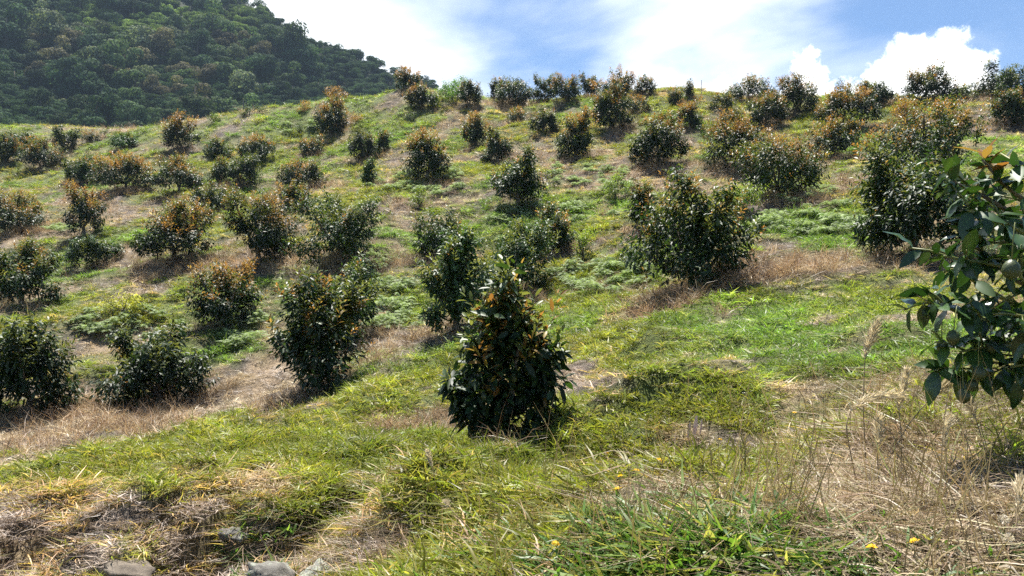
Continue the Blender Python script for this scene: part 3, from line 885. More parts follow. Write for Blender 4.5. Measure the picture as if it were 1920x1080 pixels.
def build_avocados():
    for i, (a, (p, H, Wd)) in enumerate(zip(AV, AVP)):
        lobes = None
        if i == 0:
            s = H / 1.97
            lobes = [(tuple(np.array(c) * s * np.array([.93, .93, 1.0])), tuple(np.array(q) * s * np.array([.9, .9, 1.0]))) for c, q in CENTRAL_LOBES]
        root, old, yng, lod, ll = avocado(p, H, Wd, a[4], a[5], a[6], 100 + i, lobes)
        fol_sel = np.zeros(len(old['pos']), bool); y_sel = np.zeros(len(yng['pos']), bool)
        if i == 0:
            lod = 0
            sc = -old['pos'][:, 1] + 0.3 * np.abs(old['pos'][:, 0])
            top = np.argsort(-sc)[:900]
            pick = np.random.default_rng(5).choice(top, 260, replace=False)
            fol_sel[pick] = True
            ysc = np.argsort(yng['pos'][:, 1])[:160]
            ypick = np.random.default_rng(6).choice(ysc, min(110, len(ysc)), replace=False)
            y_sel[ypick] = True
        def rest(d_, m): return {k_: v_[~m] for k_, v_ in d_.items()}
        fo = rest(old, fol_sel)
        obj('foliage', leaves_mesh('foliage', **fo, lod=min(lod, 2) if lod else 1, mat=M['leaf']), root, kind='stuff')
        yo = rest(yng, y_sel)
        if len(yo['pos']) > 3:
            obj('young_shoots', leaves_mesh('young_shoots', **yo, lod=2 if lod == 2 else 1, mat=M['flush']), root, kind='stuff',
                label='orange and bronze young leaves at the shoot tips' if a[4] > 0.3 else 'fresh lighter leaves at the shoot tips')
        if i == 0:
            split_leaf_objects(root, root, old, np.where(fol_sel)[0], OLD_LEAVES)
            split_leaf_objects(root, root, yng, np.where(y_sel)[0], YOUNG_LEAVES, 'young_leaf')
            # small hanging fruit
            fr = np.random.default_rng(8)
            V, T = tube([(0, 0, 0), (0, 0, -0.008), (0, 0, -0.03), (0, 0, -0.06), (0, 0, -0.078)], [0.006, 0.014, 0.022, 0.027, 0.014], 10)
            fm = mesh_np('fruit', V, T, M['fruit'], smooth=True)
            V, T = tube([(0, 0, 0.12), (0.006, 0, 0.06), (0, 0, -0.002)], [0.003, 0.0025, 0.003], 5)
            sm = mesh_np('fruit_stem', V, T, M['twig'], smooth=True)
            front = np.argsort(old['pos'][:, 1] + 0.15 * np.abs(old['pos'][:, 0]))[:260]
            for q_ in fr.choice(front, 8, replace=False):
                fo_ = obj('fruit', fm, root, tuple(old['pos'][q_] + np.array([0, 0.02, -0.10])), (fr.uniform(-.2, .2), fr.uniform(-.2, .2), 0))
                obj('fruit_stem', sm, fo_)
build_avocados()

# ------------------------------------------------------------------ grass: tufts set out on points by geometry nodes
def blades_mesh(name, r, n, L, W, spread, lean, droop, cols, mat, clump=0.05, tipcol=None, seg=3, flat=0.0):
    """n grass blades growing from a small patch"""
    ang = r.uniform(0, 6.283, n)
    rad = spread * np.sqrt(r.uniform(0, 1, n))
    base = np.stack([rad * np.cos(ang * 1.7), rad * np.sin(ang * 1.7), np.full(n, -0.015)], 1)
    az = r.uniform(0, 6.283, n)
    ln = np.abs(r.normal(lean, 0.28, n))
    out = np.stack([np.cos(az), np.sin(az), np.zeros(n)], 1)
    d0 = norm(out * np.sin(ln)[:, None] + np.array([0, 0, 1.0]) * np.cos(ln)[:, None])
    Ls = L * r.uniform(0.5, 1.2, n); dr = droop * r.uniform(0.4, 1.5, n)
    side = norm(np.cross(d0, np.array([0, 0, 1.0])) + r.normal(0, .45, (n, 3)))
    bend = r.normal(0, 0.38, n); kink = r.normal(0, 0.55, (n, 3)) * (r.uniform(size=(n, 1)) < 0.4)
    ts = np.linspace(0, 1, seg + 1)
    V = []
    for t in ts:
        p = base + d0 * (Ls * t)[:, None] + out * (Ls * dr * t * t * 0.6)[:, None]
        p = p + side * (Ls * bend * t * t)[:, None] + kink * (Ls * max(t - 0.55, 0))[:, None]
        p[:, 2] -= Ls * dr * t * t * 0.8
        p[:, 2] = np.maximum(p[:, 2], -0.02 + 0.02 * t)
        wd = W * (1 - t ** 2.2) * (0.6 + 0.8 * min(t * 3, 1)) * 0.5
        if t < 1:
            V += [p - side * wd, p + side * wd]
        else:
            V += [p]
    nv = 2 * seg + 1
    V = np.stack(V, 1).reshape(-1, 3)
    T = []
    for k in range(seg):
        if k < seg - 1:
            T += [[2 * k, 2 * k + 1, 2 * k + 3], [2 * k, 2 * k + 3, 2 * k + 2]]
        else:
            T += [[2 * k, 2 * k + 1, 2 * k + 2]]
    T = (np.array(T)[None] + (np.arange(n) * nv)[:, None, None]).reshape(-1, 3)
    ci = r.integers(0, len(cols), n)
    c = np.array(cols)[ci] * r.uniform(0.7, 1.3, (n, 1))
    c = np.repeat(c, nv, axis=0)
    if tipcol is not None:
        tt = np.tile(np.repeat(ts, [2] * seg + [1]), n)[:, None]
        c = c * (1 - 0.6 * tt) + np.array(tipcol) * 0.6 * tt
    return mesh_np(name, V, T, mat, col=c, smooth=False)

def scatter(name, sources, P, rz, tilt, scl, idx, tint, label):
    """one object of kind stuff: source meshes instanced on points"""
    P = np.asarray(P, np.float32); n = len(P)
    col = bpy.data.collections.new(name + '_source')
    for k, me in enumerate(sources):
        o = bpy.data.objects.new('%s_source_%03d' % (name, k), me)
        col.objects.link(o)
    me = bpy.data.meshes.new(name)
    me.vertices.add(n); me.vertices.foreach_set('co', P.ravel())
    a = me.attributes.new('rot', 'FLOAT_VECTOR', 'POINT')
    rot = np.zeros((n, 3), np.float32); rot[:, 0] = tilt[:, 0]; rot[:, 1] = tilt[:, 1]; rot[:, 2] = rz
    a.data.foreach_set('vector', rot.ravel())
    a = me.attributes.new('scl', 'FLOAT_VECTOR', 'POINT'); a.data.foreach_set('vector', np.asarray(scl, np.float32).ravel())
    a = me.attributes.new('idx', 'INT', 'POINT'); a.data.foreach_set('value', np.asarray(idx, np.int32))
    a = me.attributes.new('tint', 'FLOAT_COLOR', 'POINT')
    c4 = np.ones((n, 4), np.float32); c4[:, :3] = tint
    a.data.foreach_set('color', c4.ravel())
    o = obj(name, me, kind='stuff'); o['label'] = label
    g = bpy.data.node_groups.new(name + '_nodes', 'GeometryNodeTree')
    g.interface.new_socket('Geometry', in_out='INPUT', socket_type='NodeSocketGeometry')
    g.interface.new_socket('Geometry', in_out='OUTPUT', socket_type='NodeSocketGeometry')
    gi = g.nodes.new('NodeGroupInput'); go = g.nodes.new('NodeGroupOutput')
    ci = g.nodes.new('GeometryNodeCollectionInfo'); ci.inputs['Collection'].default_value = col
    ci.inputs['Separate Children'].default_value = True; ci.inputs['Reset Children'].default_value = True
    ip = g.nodes.new('GeometryNodeInstanceOnPoints'); ip.inputs['Pick Instance'].default_value = True
    def attr(nm, ty):
        q = g.nodes.new('GeometryNodeInputNamedAttribute'); q.data_type = ty; q.inputs['Name'].default_value = nm
        return [s for s in q.outputs if s.enabled][0]
    e2r = g.nodes.new('FunctionNodeEulerToRotation')
    L = g.links.new
    L(gi.outputs[0], ip.inputs['Points']); L(ci.outputs[0], ip.inputs['Instance'])
    L(attr('idx', 'INT'), ip.inputs['Instance Index'])
    L(attr('rot', 'FLOAT_VECTOR'), e2r.inputs[0]); L(e2r.outputs[0], ip.inputs['Rotation'])
    L(attr('scl', 'FLOAT_VECTOR'), ip.inputs['Scale']); L(ip.outputs[0], go.inputs[0])
    md = o.modifiers.new('scatter', 'NODES'); md.node_group = g
    return o

GR = [(0.165, 0.20, 0.056), (0.19, 0.215, 0.064), (0.135, 0.182, 0.05), (0.232, 0.238, 0.08), (0.31, 0.275, 0.135)]
DK = [(0.12, 0.185, 0.035), (0.14, 0.20, 0.04), (0.17, 0.22, 0.045)]
ST = [(0.44, 0.365, 0.215), (0.37, 0.30, 0.175), (0.52, 0.44, 0.28), (0.29, 0.22, 0.135), (0.43, 0.345, 0.21)]
GY = [(0.24, 0.20, 0.165), (0.32, 0.27, 0.22), (0.17, 0.135, 0.11), (0.38, 0.32, 0.26)]
RD = [(0.27, 0.19, 0.115), (0.34, 0.255, 0.155), (0.23, 0.15, 0.095), (0.40, 0.32, 0.20)]
r_ = np.random.default_rng(21)
SRC = []
for i in range(5): SRC.append(blades_mesh('grass_tuft', r_, 38, 0.10, 0.0062, 0.10, 0.8, 0.6, GR, M['grass']))                 # 0-4 meadow grass
for i in range(3): SRC.append(blades_mesh('lush_tuft', r_, 46, 0.125, 0.0078, 0.10, 0.65, 0.7, DK + GR[:2], M['grass']))             # 5-7 lush green
for i in range(4): SRC.append(blades_mesh('straw_tuft', r_, 36, 0.125, 0.0042, 0.11, 0.9, 0.5, ST, M['straw']))                   # 8-11 matted straw
for i in range(3): SRC.append(blades_mesh('thatch_tuft', r_, 38, 0.11, 0.0042, 0.11, 1.0, 0.5, GY, M['straw']))                   # 12-14 grey thatch
for i in range(3): SRC.append(blades_mesh('rusty_tuft', r_, 26, 0.30, 0.0045, 0.10, 0.38, 0.35, RD + ST[:1], M['straw']))          # 15-17 standing rusty grass
for i in range(2): SRC.append(blades_mesh('mixed_tuft', r_, 40, 0.14, 0.006, 0.10, 0.9, 0.6, GR + ST + GY[:1], M['grass']))         # 18-19

def sector_points(r, r0, r1, dens, half=41.0):
    h = math.radians(half)
    n = int(dens * h * (r1 ** 2 - r0 ** 2))
    rr = np.sqrt(r.uniform(r0 ** 2, r1 ** 2, n)); aa = r.uniform(-h, h, n)
    return rr * np.sin(aa), rr * np.cos(aa)

def slope_tilt(x, y, e=0.15):
    gx = (hill_h(x + e, y) - hill_h(x - e, y)) / (2 * e); gy = (hill_h(x, y + e) - hill_h(x, y - e)) / (2 * e)
    return gx, gy

def grass():
    r = np.random.default_rng(31)
    XS, YS, SC = [], [], []
    for r0, r1, dens, s in [(1.3, 3.5, 240, 0.85), (3.5, 7, 165, 0.9), (7, 12, 95, 0.95), (12, 20, 56, 1.1), (20, 32, 36, 1.3), (32, 48, 20, 1.5), (48, 72, 8, 1.8)]:
        x, y = sector_points(r, r0, r1, dens)
        XS.append(x); YS.append(y); SC.append(np.full(len(x), s))
    x, y = sector_points(r, 3.2, 7.5, 210)                 # the bank at the lower left is shaggier
    k = x < 0.3
    XS.append(x[k]); YS.append(y[k]); SC.append(np.full(k.sum(), 0.95))
    x = np.concatenate(XS); y = np.concatenate(YS); s = np.concatenate(SC)
    z = hill_h(x, y)
    # leave out what lies over the crest
    keep = (mtn_h(x, y) < z)
    x, y, z, s = x[keep], y[keep], z[keep], s[keep]
    g = cover(x, y, z)
    px, py = proj(x, y, z)
    n = len(x)
    u = r.uniform(size=n)
    idx = np.zeros(n, int)
    pz = fbm(x / 0.9, y / 0.9, 211, 3)                 # which straw
    pr = fbm(x / 2.2, y / 2.2, 223, 3)
    bankl = (x < 0.2) & (np.hypot(x, y) < 7.5)
    dryk = np.where(pz + 0.22 * bankl > 0.53, r.integers(12, 15, n), r.integers(8, 12, n))
    rusty = (pr > 0.60) & (r.uniform(size=n) < 0.5) & (np.hypot(x, y) > 8)
    # standing rusty grass round the trees, where the mower did not reach
    for (tx, ty, tz, tr) in TREES:
        dd = np.hypot(x - tx, y - ty)
        rusty |= (dd < tr * 1.4 + 0.15) & (r.uniform(size=n) < 0.5)
    rusty |= (ell(px, py, [(780, 800, 100, 45, 1), (1290, 575, 120, 35, 1), (1480, 500, 130, 30, .7), (1750, 800, 150, 80, .6), (1880, 700, 80, 100, .6)]) > r.uniform(0.3, 1.2, n)) & (y > 0.5)
    dryk = np.where(rusty, r.integers(15, 18, n), dryk)
    green = g + (u - 0.5) * 0.55
    lush = ((g > 0.72) | ((ell(px, py, [(1250, 775, 190, 50, 1), (900, 890, 150, 60, 1), (1240, 640, 90, 34, 1)]) > .35) & (g > .4))) & (r.uniform(size=n) < 0.65)
    gk = np.where(lush, r.integers(5, 8, n), r.integers(0, 5, n))
    mid = (green > 0.38) & (green < 0.55)
    idx = np.where(green > 0.5, gk, dryk)
    idx = np.where((mid | (bankl & (green > 0.2) & (green < .6))) & (r.uniform(size=n) < 0.6), r.integers(18, 20, n), idx)
    sc = s * np.where(np.hypot(x, y) > 10, r.uniform(0.45, 1.5, n), r.uniform(0.55, 1.3, n)) * np.where(idx < 8, 0.7 + 0.45 * g, 1.0)
    sc = sc * np.where((np.hypot(x, y) < 3.6) & (idx >= 8) & (idx < 15), 0.72, 1.0)
    sz = sc * np.where((idx >= 8) & (idx < 15) & ~bankl, 0.75, 1.05)
    # tufts right under a tree stay low
    tint = np.ones((n, 3))
    v = fbm(x / 3.5, y / 3.5, 301, 3)
    v2 = fbm(x / 0.5, y / 0.5, 311, 2)
    br = (0.66 + 0.8 * v2) * np.where(np.hypot(x, y) > 10, r.uniform(0.55, 1.5, n), r.uniform(.75, 1.25, n))
    tint *= br[:, None]
    isg = (idx < 8) | (idx >= 18)
    yel = np.clip((v - 0.4) * 2.2, -0.3, 0.6)
    tint[:, 0] *= np.where(isg, 1 + 0.45 * yel, 1 + 0.06 * yel); tint[:, 2] *= np.where(isg, 1 - 0.3 * yel, 1.0)
    lu = (idx >= 5) & (idx < 8)
    tint[lu] *= np.array([1.14, 1.14, 1.12])
    gx, gy = slope_tilt(x, y, 0.45)
    tilt = np.stack([np.arctan(gy) * 0.3 + r.normal(0, .12, n), -np.arctan(gx) * 0.3 + r.normal(0, .12, n)], 1)
    scatter('grass', SRC, np.stack([x, y, z], 1), r.uniform(0, 6.28, n), tilt, np.stack([sc, sc, sz], 1), idx, tint,
            'green grass and dry brown straw covering the hillside')
    print('grass tufts', n)
grass()

# coarse broad-bladed grass at the photographer's feet
def near_grass():
    r = np.random.default_rng(77)
    src = [blades_mesh('broad_tuft', r, 16, 0.115, 0.0115, 0.06, 0.75, 0.6, [(0.085, 0.17, 0.03), (0.12, 0.2, 0.035), (0.16, 0.23, 0.05), (0.10, 0.19, 0.05), (0.3, 0.28, 0.1)], M['grass'], seg=5) for _ in range(5)]
    src += [blades_mesh('dead_blades', r, 9, 0.14, 0.007, 0.06, 1.0, 0.7, [(0.36, 0.29, 0.2), (0.26, 0.2, 0.15), (0.42, 0.36, 0.27)], M['straw'], seg=5) for _ in range(3)]
    src += [blades_mesh('thin_stems', r, 8, 0.42, 0.0035, 0.12, 0.22, 0.12, [(0.24, 0.2, 0.08), (0.34, 0.26, 0.14), (0.19, 0.15, 0.08), (0.17, 0.2, 0.06)], M['straw'], seg=4) for _ in range(4)]
    src += [blades_mesh('dry_curl', r, 26, 0.22, 0.0032, 0.12, 0.9, 1.4, [(0.31, 0.235, 0.155), (0.38, 0.30, 0.20), (0.24, 0.17, 0.115), (0.24, 0.21, 0.10)], M['straw'], seg=5) for _ in range(3)]
    X, Y, I, S = [], [], [], []
    def add(px, py, n, kinds, s, spread):
        qx = np.clip(r.normal(px, spread[0], n), -150, 2080); qy = np.clip(r.normal(py, spread[1], n), 640, 1110)
        P, ok = hit(qx, qy, n=220, d1=12)
        P = P[ok]
        X.append(P[:, 0]); Y.append(P[:, 1]); I.append(r.choice(kinds, len(P))); S.append(s * r.uniform(.6, 1.25, len(P)))
    add(1290, 1030, 300, range(0, 5), .95, (95, 36))
    add(1000, 1050, 160, list(range(0, 5)) + [5, 6], .85, (150, 40))
    add(1560, 1060, 140, [0, 1, 2, 5, 6, 7], .8, (200, 40))
    add(480, 1040, 60, [0, 1, 2, 3], 1.0, (40, 60))
    add(1500, 900, 50, range(8, 12), .9, (220, 80))
    add(1720, 860, 80, range(8, 12), .9, (150, 110))
    add(1000, 1000, 30, range(8, 12), .75, (160, 60))
    add(1750, 880, 240, range(12, 15), 1.0, (150, 110))
    add(1850, 780, 160, range(12, 15), 1.2, (90, 60))
    add(1550, 940, 160, range(12, 15), .8, (170, 60))
    add(640, 1010, 150, range(12, 15), .7, (120, 50))
    add(1600, 980, 120, range(5, 8), .8, (200, 60))
    x = np.concatenate(X); y = np.concatenate(Y); idx = np.concatenate(I); s = np.concatenate(S)
    z = hill_h(x, y); n = len(x)
    tint = np.ones((n, 3)) * r.uniform(.75, 1.25, (n, 1))
    scatter('tall_grass', src, np.stack([x, y, z], 1), r.uniform(0, 6.28, n), r.normal(0, .12, (n, 2)), np.stack([s, s, s], 1), idx, tint,
            'broad green blades, thin stems and curled dry grass in the right foreground')
near_grass()

# ------------------------------------------------------------------ ferns
def fern_mesh(r, n_fr=17, L=0.36):
    """a mounded clump of arching, finely cut fronds"""
    Vs, Ts, Cs = [], [], []; off = 0
    for i in range(n_fr):
        az = i * 2.4 + r.uniform(-.3, .3)
        out = np.array([math.cos(az), math.sin(az), 0]); sd = np.array([-math.sin(az), math.cos(az), 0])
        inner = i / n_fr
        l = L * r.uniform(.6, 1.05); rise = 0.65 + 0.7 * (1 - inner)
        b0 = out * 0.10 * inner
        ts = np.linspace(0, 1, 15)
        rach = np.stack([b0 + out * l * (t ** 1.3) * (0.35 + 0.45 * inner) + np.array([0, 0, l * rise * (1.5 * t - 1.15 * t * t)]) for t in ts])
        col = np.array([0.25, 0.31, 0.155]) * r.uniform(.75, 1.25)
        for j in range(3, 15):
            t = ts[j]; p = rach[j]
            dirv = rach[j] - rach[j - 1]; dirv /= np.linalg.norm(dirv) + 1e-9
            w_ = 0.30 * l * (1 - t) ** 0.7 + 0.010
            for sgn in (-1, 1):
                a = sd * sgn * 0.9 + dirv * 0.45 + r.normal(0, .12, 3); a /= np.linalg.norm(a)
                a[2] -= 0.3
                hw = dirv * 0.008
                q = np.array([p - hw * .4, p + hw * .8, p + a * w_ * .55 + hw * 1.1, p + a * w_ * .55 - hw * .9, p + a * w_ + np.array([0, 0, -0.15 * w_])])
                Vs.append(q); Ts.append(np.array([[0, 1, 2], [0, 2, 3], [3, 2, 4]]) + off); off += 5
                Cs.append(np.tile(col * r.uniform(.8, 1.2), (5, 1)))
    return mesh_np('fern_fronds', np.vstack(Vs), np.vstack(Ts), M['fern'], col=np.vstack(Cs))

FERN_LABEL = {0: 'pale feathery fern below the bright orange-topped tree', 1: 'pale feathery fern below the tall trees right of mid slope', 2: 'pale feathery fern at the brown strip left of the big round tree',
              3: 'pale feathery fern right of the conical mid-slope tree', 4: 'pale feathery fern left of the central tree group', 5: 'pale feathery fern at the left foot of the big round tree',
              6: 'pale feathery fern right of the big round tree', 7: 'pale feathery fern below the sprawling glossy tree', 8: 'pale feathery fern around the yellow shrub at lower left',
              9: 'pale feathery fern above the wide low bush', 10: 'pale feathery fern on the far left shoulder', 11: 'pale feathery fern below the very round green tree',
              12: 'pale feathery fern right of the orange-topped mid-slope tree', 13: 'pale feathery fern below the right-hand crest trees', 14: 'pale feathery fern in the far left field corner',
              15: 'pale feathery fern behind the central tree top', 16: 'pale feathery fern beside the lone orange-topped tree', 17: 'pale feathery fern near the narrow upright tree on the left'}
def ferns():
    r = np.random.default_rng(91)
    meshes = [fern_mesh(r) for _ in range(5)]
    for k, (cx, cy, rx, ry) in enumerate(FERN):
        n = int(np.clip(rx * ry / 90, 5, 30))
        a = r.uniform(0, 6.28, n); q = np.sqrt(r.uniform(0, 1, n))
        P, ok = hit(cx + rx * q * np.cos(a), cy + ry * q * np.sin(a))
        for p, o in zip(P, ok):
            if not o: continue
            root = thing('fern', FERN_LABEL[k], 'fern', tuple(p), r.uniform(0, 6.28), FERN_LABEL[k].replace('fern', 'ferns', 1))
            s = r.uniform(.7, 1.4) * (1.0 if p[1] < 30 else 1.3)
            obj('fronds', meshes[int(r.integers(5))], root, (0, 0, -0.02), (r.uniform(-.15, .15), r.uniform(-.15, .15), 0), (s, s, s * r.uniform(.7, 1.0)), kind='stuff')
ferns()

# ------------------------------------------------------------------ forest on the mountain
def crown_mesh(r, kind):
    """crown of a forest tree about 1 unit wide: leaf sprays over uneven lobes"""
    n_l = int(r.integers(6, 12))
    tall = {0: 0.8, 1: 1.15, 2: 0.6}[kind]
    C_, R_ = [], []
    for i in range(n_l):
        an = r.uniform(0, 6.28); off = 0.36 * math.sqrt(r.uniform(0, 1))
        C_.append((off * math.cos(an), off * math.sin(an), tall * (0.35 + 0.55 * r.uniform(0, 1) * (1 - off))))
        q = r.uniform(0.14, 0.26); R_.append((q, q, q * r.uniform(.6, .95)))
    C_ = np.array(C_); R_ = np.array(R_)
    n = 1900
    w_ = r.integers(0, n_l, n); q = norm(r.normal(size=(n, 3)))
    q[:, 2] = np.where(r.uniform(size=n) < 0.65, np.abs(q[:, 2]), q[:, 2])
    p = C_[w_] + q * R_[w_] * r.uniform(.75, 1.08, (n, 1))
    a = norm(np.cross(q, r.normal(size=(n, 3))) + np.array([0, 0, -.3]))
    nr = norm(q + r.normal(0, .35, (n, 3)) + np.array([0, 0, .25]))
    L = r.uniform(0.035, 0.075, n); W = L * r.uniform(.6, .9, n)
    base = np.array([0.9, 1.0, 0.9])[None] * r.uniform(.6, 1.45, (n, 1)) * r.uniform(.75, 1.25, n_l)[w_][:, None]
    return p, a, L, W, base, tall, nr

def build_forest():
    r = np.random.default_rng(404)
    pal = [((0.042, 0.066, 0.036), 'dark green'), ((0.074, 0.102, 0.050), 'mid green'), ((0.125, 0.135, 0.085), 'greyish pale'), ((0.14, 0.115, 0.075), 'brownish')]
    var = []
    for v in range(9):
        p, a, L, W, base, tall, nr = crown_mesh(r, [0, 0, 1, 0, 2, 1, 0, 2, 1][v])
        row = []
        for (c, nm) in pal:
            row.append(leaves_mesh('forest_crown', p, a, L, W, r.normal(0, .5, len(p)), base * np.array(c), 2, M['forest'], smooth=False, nrm=nr))
        V, T = tube([(0, 0, -0.25), (0.01, 0, 0.1), (0.03, 0.02, 0.45 * tall), (0.02, 0, 0.75 * tall)], [0.035, 0.03, 0.022, 0.01], 6)
        var.append((row, mesh_np('forest_trunk', V, T, M['bark'], smooth=True), tall))
    gx = np.arange(-60, 900, 32.0); gy = np.arange(4, 300, 17.0)
    PX, PY = np.meshgrid(gx, gy)
    PX = PX + (np.arange(len(gy)) % 2)[:, None] * 15 + r.uniform(-11, 11, PX.shape); PY = PY + r.uniform(-6, 6, PY.shape)
    PX, PY = PX.ravel(), PY.ravel()
    # a closed row of crowns along the skyline
    sx_ = np.arange(455, 850, 12.0); sy_ = np.interp(sx_, [455, 480, 560, 640, 700, 760, 850], [16, 28, 74, 112, 131, 162, 192])
    PX = np.concatenate([PX, sx_ + r.uniform(-4, 4, len(sx_))]); PY = np.concatenate([PY, sy_])
    P, ok = hit(PX, PY, mtn_h, 100, 330, 300)
    _, hid = hit(PX, PY - 34, hill_h, 20, 95, 160)
    keep = ok & ~hid
    P, PX, PY = P[keep], PX[keep], PY[keep]
    order = np.argsort(P[:, 1])
    if len(order) > 340:
        order = r.choice(order, 340, replace=False)
    print('forest trees', len(order))
    for i in order:
        p = P[i]; px, py = PX[i], PY[i]
        u = fbm(np.array([px / 90.]), np.array([py / 60.]), 7, 3)[0] + r.normal(0, .09)
        bamboo = ell(np.array([px]), np.array([py]), [(310, 45, 170, 60, 1.0), (120, 130, 60, 30, .4)])[0]
        if bamboo > 0.5 and r.uniform() < 0.6:
            continue
        ci = 0 if u < 0.47 else 1 if u < 0.60 else (2 if r.uniform() < .6 else 3)
        if 150 < py < 200 and 160 < px < 460 and r.uniform() < 0.3: ci = 3
        if px > 480 and ci > 1 and r.uniform() < .7: ci = 0
        zone = 'along the mountain skyline' if (px > 470 and py < 46 + (px - 470) * 0.42) else ('at the foot of the mountain' if py > 190 else ('high on the mountainside' if py < 90 else 'halfway up the mountainside'))
        vi = int(r.integers(len(var)))
        form = ['round-crowned', 'round-crowned', 'tall', 'round-crowned', 'flat-topped', 'tall', 'round-crowned', 'flat-topped', 'tall'][vi]
        lab = '%s %s tree in the dense forest %s' % (form, pal[ci][1], zone)
        s = r.choice([5.0, 6.5, 7.5, 9.0, 11.0]) * r.uniform(.85, 1.15) * (0.72 if 'skyline' in zone else 1.0) * (0.72 if py > 190 else 1.0)
        s = min(s, 5.2) if 'skyline' in zone else s
        s = min(s, 4.2) if px > 610 else s
        edge = px > 430 and py < np.interp(px, [430, 480, 560, 640, 700, 760, 850], [10, 28, 74, 112, 131, 162, 192]) + 16
        near_edge = px > 430 and py < np.interp(px, [430, 480, 560, 640, 700, 760, 850], [10, 28, 74, 112, 131, 162, 192]) + 60
        s = min(s, 4.0) if edge else min(s, 5.5) if near_edge else s
        if near_edge and vi in (2, 5, 8):
            s = s * 0.8
        root = thing('forest_tree', lab, 'tree', (p[0], p[1], p[2] - (0.38 if edge else 0.3 if 'skyline' in zone else 0.1) * s), r.uniform(0, 6.28), lab.replace('tree', 'trees', 1))
        lean = (r.uniform(-.06, .06), r.uniform(-.06, .06), 0)
        obj('crown', var[vi][0][ci], root, (0, 0, 0), lean, (s, s, s * r.uniform(.85, 1.2)), kind='stuff')
        obj('trunk', var[vi][1], root, (0, 0, 0), lean, s)
    # bushes and climbing bamboo between and beyond the trees
    n = 3600
    qx = r.uniform(-350, 900, n); qy = r.uniform(-140, 300, n)
    Q, ok = hit(qx, qy, mtn_h, 100, 400, 240)
    Q, qx, qy = Q[ok], qx[ok], qy[ok]
    bamboo = ell(qx, qy, [(310, 45, 190, 75, 1.0), (420, 130, 120, 40, .6), (120, 130, 60, 30, .4)])
    src = []
    for v in range(5):
        p, a, L, W, base, tall, nr = crown_mesh(r, 2)
        src.append(leaves_mesh('undergrowth', p, a, L * 1.15, W * .8, r.normal(0, .5, len(p)), base * np.array([1, 1, 1]), 2, M['undergrowth'], smooth=False, nrm=nr))
    c0 = np.array([0.040, 0.064, 0.032]); c1 = np.array([0.18, 0.225, 0.07])
    k = np.clip(bamboo * r.uniform(.6, 1.5, len(Q)), 0, 1)[:, None]
    tint = (c0 * (1 - k) + c1 * k) * r.uniform(.7, 1.4, (len(Q), 1))
    sc = r.uniform(3.0, 6.0, len(Q))
    far = (qx < -70) | (qy < 0)
    sc = np.where(far, sc * 1.5, sc)
    scatter('forest_undergrowth', src, Q, r.uniform(0, 6.28, len(Q)), r.normal(0, .1, (len(Q), 2)), np.stack([sc, sc, sc * .85], 1), r.integers(0, 5, len(Q)), tint,
            'bushes and pale climbing bamboo between the trees of the mountain forest')

def mat_under():
    m, t = new_mat('undergrowth_leaf')
    a = t.n('ShaderNodeVertexColor'); a.layer_name = 'Col'
    ti = t.n('ShaderNodeAttribute'); ti.attribute_type = 'INSTANCER'; ti.attribute_name = 'tint'
    col = t.mix(1.0, a.outputs['Color'], ti.outputs['Color'], 'MULTIPLY')
    finish(t, leaf_shader(t, col, 0.85, 0.06, 0.25, t.mix(1.0, col, (1.4, 1.5, .7), 'MULTIPLY')))
    return m
M['undergrowth'] = mat_under()
build_forest()

